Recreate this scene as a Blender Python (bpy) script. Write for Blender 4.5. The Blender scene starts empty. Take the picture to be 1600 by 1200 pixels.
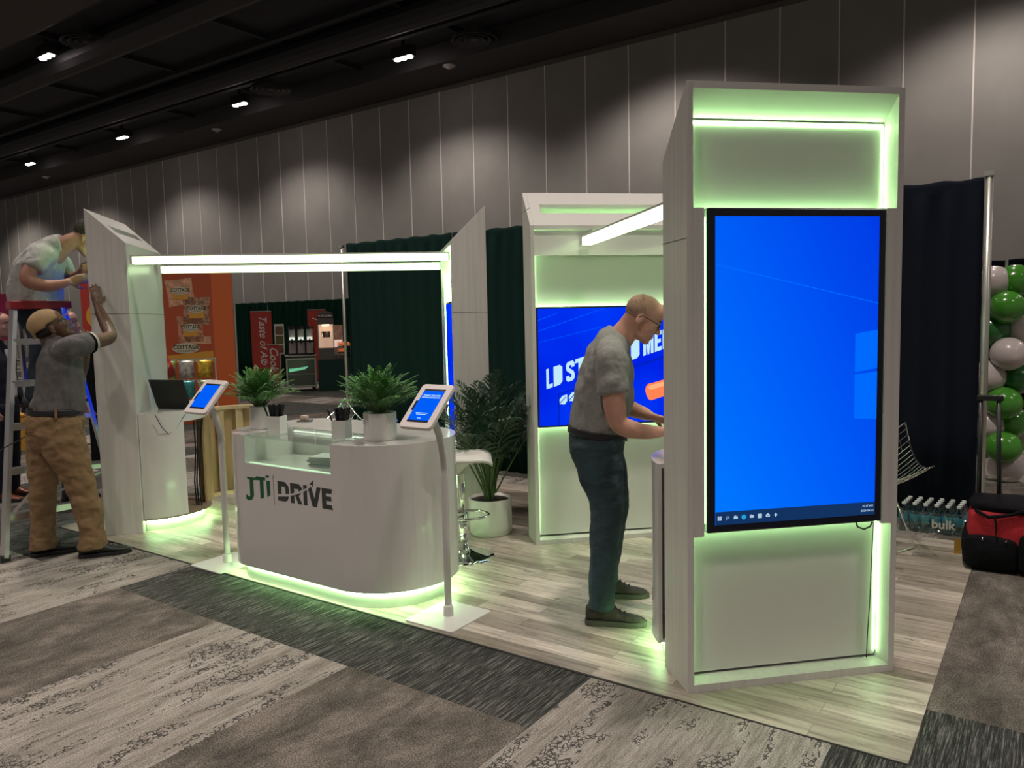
import bpy, bmesh, math, random
from mathutils import Vector, Matrix, Euler
random.seed(7)
PI = math.pi
SC = bpy.context.scene
COL = SC.collection
D = bpy.data

# ---------------------------------------------------------------- camera
cam_d = D.cameras.new('camera'); cam = D.objects.new('camera', cam_d); COL.objects.link(cam)
F_PX, YAW, PITCH, ROLL = 1212.4364, -0.6119, 0.0851, -0.022
cam_d.sensor_fit = 'HORIZONTAL'; cam_d.sensor_width = 36.0; cam_d.lens = F_PX / 1600 * 36.0
cam_d.clip_start = 0.05; cam_d.clip_end = 200
_f = Vector((math.sin(YAW)*math.cos(PITCH), math.cos(YAW)*math.cos(PITCH), -math.sin(PITCH)))
_r = Vector((math.cos(YAW), -math.sin(YAW), 0)); _u = _r.cross(_f)
_r2 = _r*math.cos(ROLL) + _u*math.sin(ROLL); _u2 = -_r*math.sin(ROLL) + _u*math.cos(ROLL)
m = Matrix((( _r2.x, _u2.x, -_f.x, 0.3742), (_r2.y, _u2.y, -_f.y, -2.876), (_r2.z, _u2.z, -_f.z, 1.5763), (0, 0, 0, 1)))
cam.matrix_world = m
SC.camera = cam

# ---------------------------------------------------------------- world, exposure, hall lamps
SC.view_settings.view_transform = 'Standard'; SC.view_settings.look = 'None'
SC.view_settings.gamma = 1.0; SC.view_settings.use_curve_mapping = False
SC.view_settings.exposure = 0.10
W = D.worlds.new('hall_air'); SC.world = W; W.use_nodes = True
W.node_tree.nodes['Background'].inputs[0].default_value = (0.74, 0.66, 0.62, 1)
W.node_tree.nodes['Background'].inputs[1].default_value = 0.185
SPOT_POWER, SPOT_COL = 620.0, (1.0, 0.88, 0.80)
LED = (0.52, 1.0, 0.42)
LED_POWER = 34.0
TUBE = (0.70, 1.0, 0.52)
TUBE_POWER = 3.6

# ---------------------------------------------------------------- materials
MATS = {}
def mat(name, col, rough=0.5, metal=0.0, spec=0.5, coat=0.0, bump=None, noise=None, emis=None, estr=0.0, alpha=None, trans=None):
    """bump=(scale,strength[,stretch xyz]); noise=(scale, darker/lighter amount, stretch)"""
    if name in MATS: return MATS[name]
    mt = D.materials.new(name); mt.use_nodes = True; nt = mt.node_tree
    b = nt.nodes['Principled BSDF']
    b.inputs['Base Color'].default_value = (*col, 1); b.inputs['Roughness'].default_value = rough
    b.inputs['Metallic'].default_value = metal; b.inputs['Specular IOR Level'].default_value = spec
    b.inputs['Coat Weight'].default_value = coat; b.inputs['Coat Roughness'].default_value = 0.06
    if trans is not None: b.inputs['Transmission Weight'].default_value = trans
    if emis: b.inputs['Emission Color'].default_value = (*emis, 1); b.inputs['Emission Strength'].default_value = estr
    tc = None
    if noise or bump:
        tc = nt.nodes.new('ShaderNodeTexCoord')
    if noise:
        mp = nt.nodes.new('ShaderNodeMapping'); nt.links.new(tc.outputs['Object'], mp.inputs[0])
        if len(noise) > 2: mp.inputs['Scale'].default_value = noise[2]
        n = nt.nodes.new('ShaderNodeTexNoise'); n.inputs['Scale'].default_value = noise[0]; n.inputs['Detail'].default_value = 5
        nt.links.new(mp.outputs[0], n.inputs['Vector'])
        r = nt.nodes.new('ShaderNodeValToRGB'); a = noise[1]
        r.color_ramp.elements[0].position = 0.3; r.color_ramp.elements[1].position = 0.7
        r.color_ramp.elements[0].color = (*[c*(1-a) for c in col], 1); r.color_ramp.elements[1].color = (*[min(1, c*(1+a)) for c in col], 1)
        nt.links.new(n.outputs['Fac'], r.inputs[0]); nt.links.new(r.outputs[0], b.inputs['Base Color'])
    if bump:
        mp = nt.nodes.new('ShaderNodeMapping'); nt.links.new(tc.outputs['Object'], mp.inputs[0])
        if len(bump) > 2: mp.inputs['Scale'].default_value = bump[2]
        n = nt.nodes.new('ShaderNodeTexNoise'); n.inputs['Scale'].default_value = bump[0]; n.inputs['Detail'].default_value = 3
        nt.links.new(mp.outputs[0], n.inputs['Vector'])
        bp = nt.nodes.new('ShaderNodeBump'); bp.inputs['Strength'].default_value = bump[1]; bp.inputs['Distance'].default_value = 0.02 if bump[0] > 20 else 0.05
        nt.links.new(n.outputs['Fac'], bp.inputs['Height']); nt.links.new(bp.outputs[0], b.inputs['Normal'])
    MATS[name] = mt
    return mt
def emit(name, col, s):
    if name in MATS: return MATS[name]
    mt = D.materials.new(name); mt.use_nodes = True; nt = mt.node_tree; nt.nodes.clear()
    e = nt.nodes.new('ShaderNodeEmission'); e.inputs[0].default_value = (*col, 1); e.inputs[1].default_value = s
    o = nt.nodes.new('ShaderNodeOutputMaterial'); nt.links.new(e.outputs[0], o.inputs[0]); MATS[name] = mt
    return mt

LAM = mat('white_woodgrain_laminate', (0.62, 0.60, 0.57), 0.45, noise=(3.0, 0.07, (14, 14, 0.6)))
GLOSS = mat('glossy_white_laminate', (0.70, 0.68, 0.66), 0.16, coat=0.4)
SATIN = mat('satin_white_panel', (0.66, 0.65, 0.62), 0.30)
WHITE = mat('white_powder_coat', (0.68, 0.66, 0.64), 0.35)
LEDM = emit('led_strip_light', LED, LED_POWER)
TUBEM = emit('light_tube_glow', TUBE, TUBE_POWER)
BLACK = mat('black_plastic', (0.012, 0.012, 0.014), 0.35)
BEZEL = mat('display_bezel', (0.006, 0.008, 0.02), 0.25)
CHROME = mat('chrome', (0.85, 0.85, 0.85), 0.06, metal=1.0)
ALU = mat('brushed_aluminium', (0.62, 0.62, 0.63), 0.35, metal=0.9)
STEEL = mat('galvanised_steel', (0.55, 0.55, 0.5), 0.35, metal=0.7)
SKIN_L = mat('fair_skin', (0.52, 0.27, 0.20), 0.5, bump=(60, 0.12), noise=(14, 0.14))
SKIN_D = mat('brown_skin', (0.12, 0.062, 0.035), 0.45, bump=(60, 0.12), noise=(14, 0.12))
DARKGROOVE = mat('panel_joint', (0.12, 0.12, 0.12), 0.8)

# ---------------------------------------------------------------- mesh helpers
def obj(name, bm, mt, parent=None, smooth=False, bevel=0):
    me = D.meshes.new(name)
    bmesh.ops.remove_doubles(bm, verts=bm.verts, dist=1e-6)
    bmesh.ops.recalc_face_normals(bm, faces=bm.faces)
    bm.to_mesh(me); bm.free()
    o = D.objects.new(name, me); COL.objects.link(o)
    for q in (mt if isinstance(mt, (list, tuple)) else [mt]): me.materials.append(q)
    if smooth:
        for f in me.polygons: f.use_smooth = True
    if bevel:
        md = o.modifiers.new('bevel', 'BEVEL'); md.width = bevel; md.segments = 2; md.limit_method = 'ANGLE'
    if parent: o.parent = parent
    return o
def tag(o, label, cat, group=None):
    o['label'] = label; o['category'] = cat
    if group: o['group'] = group
    return o
def thing(name, label, cat, loc=(0, 0, 0), rz=0, group=None):
    o = D.objects.new(name, None); COL.objects.link(o); o.location = loc; o.rotation_euler = (0, 0, rz)
    o.empty_display_size = 0.05
    return tag(o, label, cat, group)
def struct(name, bm, mt, **k):
    o = obj(name, bm, mt, **k); o['kind'] = 'structure'; return o
def box(bm, x0, x1, y0, y1, z0, z1, M=None):
    vs = [bm.verts.new((x, y, z)) for z in (z0, z1) for x, y in ((x0, y0), (x1, y0), (x1, y1), (x0, y1))]
    fs = [(0, 3, 2, 1), (4, 5, 6, 7), (0, 1, 5, 4), (1, 2, 6, 5), (2, 3, 7, 6), (3, 0, 4, 7)]
    out = [bm.faces.new([vs[i] for i in f]) for f in fs]
    if M is not None: bmesh.ops.transform(bm, matrix=M, verts=vs)
    return vs
def bmbox(*a, M=None):
    bm = bmesh.new(); box(bm, *a, M=M); return bm
def prism(bm, pts, z0, z1, M=None):
    lo = [bm.verts.new((x, y, z0)) for x, y in pts]; hi = [bm.verts.new((x, y, z1)) for x, y in pts]
    n = len(pts); bm.faces.new(lo[::-1]); bm.faces.new(hi)
    for i in range(n): bm.faces.new((lo[i], lo[(i+1) % n], hi[(i+1) % n], hi[i]))
    if M is not None: bmesh.ops.transform(bm, matrix=M, verts=lo+hi)
    return lo+hi
def poly3(bm, pts, off):
    """a flat polygon of 3D points given thickness along the vector off"""
    a = [bm.verts.new(q) for q in pts]; b = [bm.verts.new(Vector(q)+Vector(off)) for q in pts]; n = len(pts)
    bm.faces.new(a[::-1]); bm.faces.new(b)
    for i in range(n): bm.faces.new((a[i], a[(i+1) % n], b[(i+1) % n], b[i]))
def tube(bm, pts, r, seg=8, caps=True):
    pts = [Vector(q) for q in pts]; n = len(pts)
    rs = r if isinstance(r, (list, tuple)) else [r]*n
    rings = []; ref = None
    for i, q in enumerate(pts):
        t = (pts[min(i+1, n-1)] - pts[max(i-1, 0)]).normalized()
        if ref is None: ref = Vector((0, 0, 1)) if abs(t.z) < 0.9 else Vector((1, 0, 0))
        a = t.cross(ref).normalized(); b = a.cross(t).normalized(); ref = b
        rings.append([bm.verts.new(q + a*math.cos(k*2*PI/seg)*rs[i] + b*math.sin(k*2*PI/seg)*rs[i]) for k in range(seg)])
    for i in range(n-1):
        for k in range(seg):
            bm.faces.new((rings[i][k], rings[i][(k+1) % seg], rings[i+1][(k+1) % seg], rings[i+1][k]))
    if caps: bm.faces.new(rings[0][::-1]); bm.faces.new(rings[-1])
def bmtube(*a, **k):
    bm = bmesh.new(); tube(bm, *a, **k); return bm
def lathe(bm, prof, seg=32, c=(0, 0), M=None):
    rings = []; allv = []
    for r, z in prof:
        if r < 1e-6: v = bm.verts.new((c[0], c[1], z)); rings.append([v]); allv.append(v)
        else:
            rg = [bm.verts.new((c[0]+r*math.cos(k*2*PI/seg), c[1]+r*math.sin(k*2*PI/seg), z)) for k in range(seg)]; rings.append(rg); allv += rg
    for a, b in zip(rings, rings[1:]):
        if len(a) == 1 and len(b) == 1: continue
        for k in range(seg):
            if len(a) == 1: bm.faces.new((a[0], b[(k+1) % seg], b[k]))
            elif len(b) == 1: bm.faces.new((a[k], a[(k+1) % seg], b[0]))
            else: bm.faces.new((a[k], a[(k+1) % seg], b[(k+1) % seg], b[k]))
    if M is not None: bmesh.ops.transform(bm, matrix=M, verts=allv)
def bmlathe(prof, **k):
    bm = bmesh.new(); lathe(bm, prof, **k); return bm
def cyl(bm, x, y, r, z0, z1, seg=24): lathe(bm, [(0, z0), (r, z0), (r, z1), (0, z1)], seg, (x, y))
def wall_ring(bm, path, z0, z1, th=0.018, closed=False, ztop=None, zbot=None):
    """upright band following a plan path; th goes to the left of travel"""
    n = len(path); P = [Vector((*q, 0)) for q in path]; nm = []
    for i in range(n):
        a = P[(i-1) % n] if (closed or i) else P[i]; b = P[(i+1) % n] if (closed or i < n-1) else P[i]
        t = (b-a).normalized(); nm.append(Vector((-t.y, t.x, 0)))
    for i in range(n if closed else n-1):
        j = (i+1) % n; zt = z1 if ztop is None else ztop(P[i], P[j]); zb = z0 if zbot is None else zbot(P[i], P[j])
        if zt - zb < 1e-4: continue
        a, b = P[i], P[j]; a2, b2 = a+nm[i]*th, b+nm[j]*th
        vs = [bm.verts.new((q.x, q.y, z)) for z in (zb, zt) for q in (a, b, b2, a2)]
        for f in ((0, 3, 2, 1), (4, 5, 6, 7), (0, 1, 5, 4), (2, 3, 7, 6), (1, 2, 6, 5), (3, 0, 4, 7)): bm.faces.new([vs[q] for q in f])
def arc(cx, cy, r, a0, a1, n=24):
    return [(cx+r*math.cos(math.radians(a0+(a1-a0)*i/n)), cy+r*math.sin(math.radians(a0+(a1-a0)*i/n))) for i in range(n+1)]
def text(name, s, size, mt, parent, loc, xdir, ydir, bold=0.0, shear=0.0, depth=0.001, align='LEFT', sx=1.0, spacing=1.0):
    """real lettering turned into a mesh, standing on the plane xdir/ydir"""
    cu = D.curves.new(name, 'FONT'); cu.body = s; cu.size = size; cu.offset = bold; cu.shear = shear
    cu.extrude = depth; cu.align_x = align; cu.align_y = 'BOTTOM_BASELINE'; cu.space_character = spacing; cu.resolution_u = 3
    t = D.objects.new('tmp', cu); COL.objects.link(t)
    me = D.meshes.new_from_object(t.evaluated_get(bpy.context.evaluated_depsgraph_get()))
    D.objects.remove(t); me.name = name
    x = Vector(xdir).normalized(); y = Vector(ydir); y = y.normalized(); z = x.cross(y).normalized()
    M = Matrix(((x.x*sx, y.x, z.x, loc[0]), (x.y*sx, y.y, z.y, loc[1]), (x.z*sx, y.z, z.z, loc[2]), (0, 0, 0, 1)))
    me.transform(M); me.materials.clear(); me.materials.append(mt)
    o = D.objects.new(name, me); COL.objects.link(o)
    if parent: o.parent = parent
    return o
def flat(bm, pts2, loc, xdir, ydir, th=0.001):
    """polygon in a plane, thickness along the plane normal"""
    x = Vector(xdir).normalized(); y = Vector(ydir).normalized(); z = x.cross(y)
    poly3(bm, [Vector(loc)+x*a+y*b for a, b in pts2], z*th)
def copy_tree(o, parent=None):
    c = o.copy(); COL.objects.link(c)
    if parent: c.parent = parent
    for ch in o.children: copy_tree(ch, c)
    return c

# ---------------------------------------------------------------- the hall
def node_mat(name):
    mt = D.materials.new(name); mt.use_nodes = True; MATS[name] = mt
    return mt, mt.node_tree, mt.node_tree.nodes['Principled BSDF']
def N(nt, t, **k):
    n = nt.nodes.new(t)
    for a, v in k.items():
        if a in n.inputs.keys() if hasattr(n.inputs, 'keys') else False: n.inputs[a].default_value = v
        else: setattr(n, a, v)
    return n
def ramp(nt, src, stops):
    r = nt.nodes.new('ShaderNodeValToRGB'); nt.links.new(src, r.inputs[0]); e = r.color_ramp.elements
    e[0].position, e[0].color = stops[0][0], (*stops[0][1], 1); e[1].position, e[1].color = stops[-1][0], (*stops[-1][1], 1)
    for p_, c_ in stops[1:-1]: q = e.new(p_); q.color = (*c_, 1)
    return r.outputs[0]
def noise(nt, src, scale, detail=4, stretch=None, rough=0.55, dist=0.0):
    if stretch:
        mp = nt.nodes.new('ShaderNodeMapping'); mp.inputs['Scale'].default_value = stretch; nt.links.new(src, mp.inputs[0]); src = mp.outputs[0]
    n = nt.nodes.new('ShaderNodeTexNoise'); n.inputs['Scale'].default_value = scale; n.inputs['Detail'].default_value = detail
    n.inputs['Roughness'].default_value = rough; n.inputs['Distortion'].default_value = dist; nt.links.new(src, n.inputs['Vector'])
    return n.outputs['Fac']
def mixc(nt, f, a, b, mode='MIX'):
    n = nt.nodes.new('ShaderNodeMix'); n.data_type = 'RGBA'; n.blend_type = mode
    for s, v in ((0, f), (6, a), (7, b)):
        if hasattr(v, 'links'): nt.links.new(v, n.inputs[s])
        elif isinstance(v, (int, float)): n.inputs[s].default_value = v
        else: n.inputs[s].default_value = (*v, 1)
    return n.outputs[2]
def mth(nt, op, a, b=None):
    n = nt.nodes.new('ShaderNodeMath'); n.operation = op
    for s, v in ((0, a), (1, b)):
        if v is None: continue
        if hasattr(v, 'links'): nt.links.new(v, n.inputs[s])
        else: n.inputs[s].default_value = v
    return n.outputs[0]
def sep(nt, src):
    n = nt.nodes.new('ShaderNodeSeparateXYZ'); nt.links.new(src, n.inputs[0]); return n.outputs

def carpet_dark():
    mt, nt, b = node_mat('carpet_dark_streaks'); tc = nt.nodes.new('ShaderNodeTexCoord').outputs['Object']
    f = noise(nt, tc, 9, 7, (15, 0.6, 1), 0.8); g = noise(nt, tc, 260, 2)
    c = ramp(nt, f, [(0.34, (0.016, 0.018, 0.016)), (0.5, (0.045, 0.047, 0.042)), (0.62, (0.25, 0.245, 0.225))])
    c = mixc(nt, mth(nt, 'MULTIPLY', g, 0.5), c, (0.03, 0.03, 0.03), 'MULTIPLY')
    nt.links.new(c, b.inputs['Base Color']); b.inputs['Roughness'].default_value = 0.95; b.inputs['Specular IOR Level'].default_value = 0.1
    return mt
def carpet_mid():
    mt, nt, b = node_mat('carpet_mottled'); tc = nt.nodes.new('ShaderNodeTexCoord').outputs['Object']
    f = noise(nt, tc, 2.6, 8, (2.0, 1, 1), 0.75, 0.3); g = noise(nt, tc, 170, 2)
    c = ramp(nt, f, [(0.36, (0.075, 0.068, 0.058)), (0.5, (0.135, 0.12, 0.102)), (0.64, (0.23, 0.20, 0.175))])
    c2 = ramp(nt, g, [(0.4, (0.45, 0.45, 0.45)), (0.6, (1.25, 1.25, 1.25))])
    c = mixc(nt, 1.0, c, c2, 'MULTIPLY')
    nt.links.new(c, b.inputs['Base Color']); b.inputs['Roughness'].default_value = 0.95; b.inputs['Specular IOR Level'].default_value = 0.1
    return mt
def carpet_light():
    mt, nt, b = node_mat('carpet_pale_crackle'); tc = nt.nodes.new('ShaderNodeTexCoord').outputs['Object']
    f = noise(nt, tc, 3.2, 8, (2.6, 0.5, 1), 0.7, 0.2)
    c = ramp(nt, f, [(0.33, (0.22, 0.20, 0.175)), (0.5, (0.33, 0.305, 0.275)), (0.68, (0.43, 0.40, 0.365))])
    st = ramp(nt, noise(nt, tc, 14, 5, (5.0, 0.35, 1), 0.75), [(0.36, (0.68, 0.66, 0.64)), (0.55, (1.05, 1.05, 1.04))])
    c = mixc(nt, 1.0, c, st, 'MULTIPLY')
    v = nt.nodes.new('ShaderNodeTexVoronoi'); v.feature = 'DISTANCE_TO_EDGE'; v.inputs['Scale'].default_value = 50
    wob = nt.nodes.new('ShaderNodeMapping'); wob.inputs['Scale'].default_value = (1.2, 0.8, 1); nt.links.new(tc, wob.inputs[0]); nt.links.new(wob.outputs[0], v.inputs['Vector'])
    edge = mth(nt, 'LESS_THAN', v.outputs['Distance'], 0.10)
    reg = mth(nt, 'GREATER_THAN', noise(nt, tc, 2.4, 4, (3.4, 0.8, 1), 0.65, 0.3), 0.53)
    spec = mth(nt, 'GREATER_THAN', noise(nt, tc, 30, 2), 0.42)
    k = mth(nt, 'MULTIPLY', mth(nt, 'MULTIPLY', edge, reg), spec)
    c = mixc(nt, mth(nt, 'MULTIPLY', k, 0.9), c, (0.05, 0.047, 0.043))
    g = ramp(nt, noise(nt, tc, 190, 2), [(0.4, (0.6, 0.6, 0.6)), (0.6, (1.15, 1.15, 1.15))])
    c = mixc(nt, 1.0, c, g, 'MULTIPLY')
    nt.links.new(c, b.inputs['Base Color']); b.inputs['Roughness'].default_value = 0.95; b.inputs['Specular IOR Level'].default_value = 0.1
    return mt
# carpet tiles on a one-metre module
bm = bmesh.new(); kinds = []
xs = [-0.25 - 0.995*k for k in range(62, -14, -1)]; ys = [-0.51 + 0.965*k for k in range(-12, 17)]
fixed = {(-1, -1): 1}
for iy in range(len(ys)-1):
    for ix in range(len(xs)-1):
        x0, x1, y0, y1 = xs[ix], xs[ix+1], ys[iy], ys[iy+1]
        cx, cy = (x0+x1)/2, (y0+y1)/2
        kx = round((cx + 0.25)/0.995 - 0.5 + 1e-6); ky = round((cy + 0.51)/0.965 - 0.5 + 1e-6)   # tile index, (0,0) = right of corner
        rng = random.Random(kx*131 + ky*977)
        k = rng.choice([0, 1, 1, 2, 2])
        if ky <= -1: k = 2 if kx in (-1, -3, -5, -6) else 1
        if ky == -1 and kx in (0,): k = 0
        if ky == 0: k = 0 if -4 <= kx <= -2 or kx >= 0 else 2
        if ky == -2 and kx == 0: k = 2
        if ky in (1, 2, 3) and kx >= 0: k = 1
        if ky == -1 and kx == -4: k = 1
        if kx <= -5 and ky in (-1, 0): k = 2
        if kx <= -6 and ky >= 0: k = rng.choice([0, 0, 1, 2])
        v = [bm.verts.new((x, y, 0)) for x, y in ((x0, y0), (x1, y0), (x1, y1), (x0, y1))]
        f = bm.faces.new(v); f.material_index = k
fl = struct('floor', bm, [carpet_dark(), carpet_mid(), carpet_light()])
# hall back wall with panel seams every 1.22 m
def wall_mat():
    mt, nt, b = node_mat('hall_wall_fabric_panels'); tc = nt.nodes.new('ShaderNodeTexCoord').outputs['Object']
    f = noise(nt, tc, 1.2, 4)
    c = ramp(nt, f, [(0.3, (0.30, 0.29, 0.275)), (0.7, (0.34, 0.33, 0.31))])
    nt.links.new(c, b.inputs['Base Color']); b.inputs['Roughness'].default_value = 0.85; b.inputs['Specular IOR Level'].default_value = 0.2
    return mt
WALLM = wall_mat(); SEAM = mat('pale_wall_seam', (0.80, 0.76, 0.72), 0.4)
WY = lambda x: 15.1614 - 0.01452*(x + 29.126)
bm = bmesh.new(); poly3(bm, [(-62, WY(-62), 0), (14, WY(14), 0), (14, WY(14), 8.25), (-62, WY(-62), 8.25)], (0, 0.2, 0))
struct('wall_back', bm, WALLM)
bm = bmesh.new()
for i in range(-26, 35):
    x = -29.126 + 1.2199*i; y = WY(x)
    box(bm, x-0.014, x+0.014, y-0.012, y+0.002, 0, 8.2)
struct('trim_1', bm, SEAM)
bm = bmesh.new(); box(bm, -62, 14, 0, 1, 8.14, 8.25)
for v in bm.verts: v.co.y = WY(v.co.x) - (0.06 if v.co.y < 0.5 else 0)
struct('trim_2', bm, mat('wall_top_rail', (0.12, 0.115, 0.11), 0.7))
CEIL = mat('dark_ceiling', (0.022, 0.022, 0.027), 0.8, noise=(0.7, 0.3))
struct('ceiling', bmbox(-62, 14, -14, 13.3, 8.75, 8.9), CEIL)
bm = bmbox(-62, 14, 13.3, 15.9, 8.26, 8.9); struct('ceiling_soffit', bm, mat('ceiling_soffit_paint', (0.06, 0.058, 0.06), 0.8))
struct('ceiling_bulkhead', bmbox(-62, 14, 2.2, 5.6, 8.0, 8.8), mat('ceiling_bulkhead_paint', (0.075, 0.06, 0.06), 0.8))
bm = bmesh.new()
for y in (6.3, 8.3, 10.2, 12.0): box(bm, -62, 14, y-0.09, y+0.09, 8.55, 8.75)
for x in range(-60, 14, 4): box(bm, x-0.05, x+0.05, 5.6, 13.3, 8.62, 8.75)
struct('ceiling_rails', bm, mat('ceiling_steel_rails', (0.017, 0.017, 0.021), 0.7))
bm = bmesh.new()
for k, (y, r) in enumerate(((7.6, 0.35), (10.9, 0.28))): tube(bm, [(-62, y, 8.45), (14, y, 8.45)], r, 12)
struct('ceiling_ducts', bm, mat('ceiling_duct', (0.028, 0.028, 0.032), 0.6))

LAMP_HOUSE = mat('lamp_housing', (0.02, 0.02, 0.02), 0.5); LAMP_GLOW = emit('lamp_glow', (1.0, 0.86, 0.82), 30.0)
LX = [6.2, -0.5, -7.1, -13.6, -20.4, -27.2, -34.3, -41.3]
WORDS = ['first', 'second', 'third', 'fourth']
seenlab = {(-13.6, 12.5): 'three-lamp ceiling downlight, brightest and highest one above the middle of the wall',
           (-20.4, 12.5): 'three-lamp ceiling downlight left of the middle one, above the lit wall',
           (-27.2, 12.5): 'small ceiling downlight above the left part of the back wall, third farthest',
           (-34.3, 12.5): 'farthest and smallest ceiling downlight, low at the left edge of the ceiling',
           (-20.4, 6.9): 'lone ceiling downlight near the upper left corner, nearer than the wall row'}
proto = None
for ry, y in enumerate((12.5, 6.9, 1.0, -5.2)):
    for x in LX:
        L = D.lights.new('downlight', 'SPOT'); L.energy = SPOT_POWER; L.color = SPOT_COL; L.spot_size = math.radians(132); L.spot_blend = 0.55; L.shadow_soft_size = 0.25; L.energy = SPOT_POWER*0.85
        if ry: L.spot_size = math.radians(110); L.spot_blend = 0.9; L.energy = SPOT_POWER*(0.55 if ry == 1 else 1.75)
        lo = D.objects.new('downlight_lamp', L); COL.objects.link(lo); lo.location = (x, y, 7.95 if ry == 2 else 8.22)
        if (x, y) in seenlab:
            if proto is None:
                t = thing('ceiling_downlight', seenlab[(x, y)], 'ceiling light', (x, y, 8.3), 0, 'ceiling downlights')
                obj('housing', bmbox(-0.33, 0.33, -0.11, 0.11, 0.0, 0.26), LAMP_HOUSE, t)
                obj('stem', bmbox(-0.03, 0.03, -0.03, 0.03, 0.26, 0.45), LAMP_HOUSE, t)
                for dx in (-0.21, 0, 0.21):
                    b2 = bmesh.new(); cyl(b2, dx, 0, 0.085, -0.03, 0.0, 20); obj('lamp', b2, LAMP_GLOW, t)
                proto = t
            else:
                t = copy_tree(proto); t.location = (x, y, 8.3); t['label'] = seenlab[(x, y)]
proto = None
DET = [(-12.99, 13.6, 'round white detector on the soffit right of the brightest downlight'), (-23.5, 13.8, 'round white detector on the soffit below the second downlight'), (-36.5, 14.1, 'round white detector on the far soffit at the left')]
for x, y, lb in DET:
    bm = bmesh.new(); lathe(bm, [(0, -0.09), (0.06, -0.085), (0.08, -0.04), (0.16, -0.03), (0.17, 0.0), (0, 0.0)], 20)
    o = obj('ceiling_detector', bm, mat('detector_white', (0.6, 0.56, 0.55), 0.5), smooth=True); o.location = (x, y, 8.26); tag(o, lb, 'detector', 'ceiling detectors')
for x, y, lb in [(-11.6, 12.9, 'dark round ceiling vent right of the middle downlights'), (-18.8, 12.4, 'dark round ceiling vent beside the second downlight'), (-19.0, 7.2, 'dark round ceiling vent beside the near left downlight')]:
    bm = bmesh.new()
    for r in (0.18, 0.34, 0.5): lathe(bm, [(r, 0.0), (r+0.06, -0.10), (r+0.08, -0.10), (r+0.03, 0.0)], 28)
    cyl(bm, 0, 0, 0.1, -0.08, 0.25)
    o = obj('ceiling_vent', bm, mat('vent_grey', (0.07, 0.07, 0.075), 0.6)); o.location = (x, y, 8.5); tag(o, lb, 'ceiling vent', 'round ceiling vents')

# ---------------------------------------------------------------- vinyl booth floor
def vinyl():
    mt, nt, b = node_mat('oak_plank_vinyl'); tc = nt.nodes.new('ShaderNodeTexCoord').outputs['Object']
    br = nt.nodes.new('ShaderNodeTexBrick'); nt.links.new(tc, br.inputs['Vector']); br.offset = 0.37; br.offset_frequency = 2
    br.inputs['Scale'].default_value = 1.0; br.inputs['Brick Width'].default_value = 0.92; br.inputs['Row Height'].default_value = 0.098
    br.inputs['Mortar Size'].default_value = 0.0012; br.inputs['Mortar Smooth'].default_value = 0.3; br.inputs['Bias'].default_value = 0.0
    br.inputs['Color1'].default_value = (0, 0, 0, 1); br.inputs['Color2'].default_value = (1, 1, 1, 1); br.inputs['Mortar'].default_value = (0.5, 0.5, 0.5, 1)
    tone = ramp(nt, br.outputs['Color'], [(0, (0.27, 0.235, 0.19)), (0.5, (0.42, 0.375, 0.315)), (1.0, (0.58, 0.52, 0.45))])
    off = nt.nodes.new('ShaderNodeVectorMath'); off.operation = 'MULTIPLY_ADD'; nt.links.new(br.outputs['Color'], off.inputs[0]); off.inputs[1].default_value = (7, 3, 0); nt.links.new(tc, off.inputs[2])
    g = noise(nt, off.outputs[0], 3.0, 8, (1.0, 11, 1), 0.65, 0.7)
    gr = ramp(nt, g, [(0.32, (0.50, 0.48, 0.45)), (0.5, (0.97, 0.96, 0.94)), (0.68, (1.25, 1.25, 1.23))])
    c = mixc(nt, 1.0, tone, gr, 'MULTIPLY')
    kn = ramp(nt, noise(nt, off.outputs[0], 5.0, 2, (1.0, 3.5, 1), 0.5, 0.4), [(0.26, (0.45, 0.42, 0.38)), (0.33, (1, 1, 1))])
    c = mixc(nt, 1.0, c, kn, 'MULTIPLY')
    c = mixc(nt, mth(nt, 'MULTIPLY', br.outputs['Fac'], 0.75), c, (0.10, 0.09, 0.08))
    nt.links.new(c, b.inputs['Base Color']); b.inputs['Roughness'].default_value = 0.42; b.inputs['Specular IOR Level'].default_value = 0.4
    # slack sheet: very soft waves
    w = noise(nt, tc, 2.2, 2, (1, 1.8, 1)); bp = nt.nodes.new('ShaderNodeBump'); bp.inputs['Strength'].default_value = 0.5; bp.inputs['Distance'].default_value = 0.03
    nt.links.new(w, bp.inputs['Height']); nt.links.new(bp.outputs[0], b.inputs['Normal'])
    return mt
bm = bmesh.new(); prism(bm, [(-6.05, 0.0), (0.0, 0.0), (0.0, 3.05), (-6.05, 3.05)], 0.0, 0.004)
o = struct('floor_vinyl_sheet', bm, vinyl())
bm = bmesh.new(); box(bm, -6.05, -0.9, -0.012, 0.0, 0.0, 0.004); box(bm, -0.9, 0.0, -0.006, 0.0, 0.0, 0.003)
struct('floor_vinyl_edge', bm, mat('vinyl_edge_painted_shadow', (0.03, 0.028, 0.025), 0.8))  # dark strip painted as the shadow line along the sheet's front edge
FZ = 0.004
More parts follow.
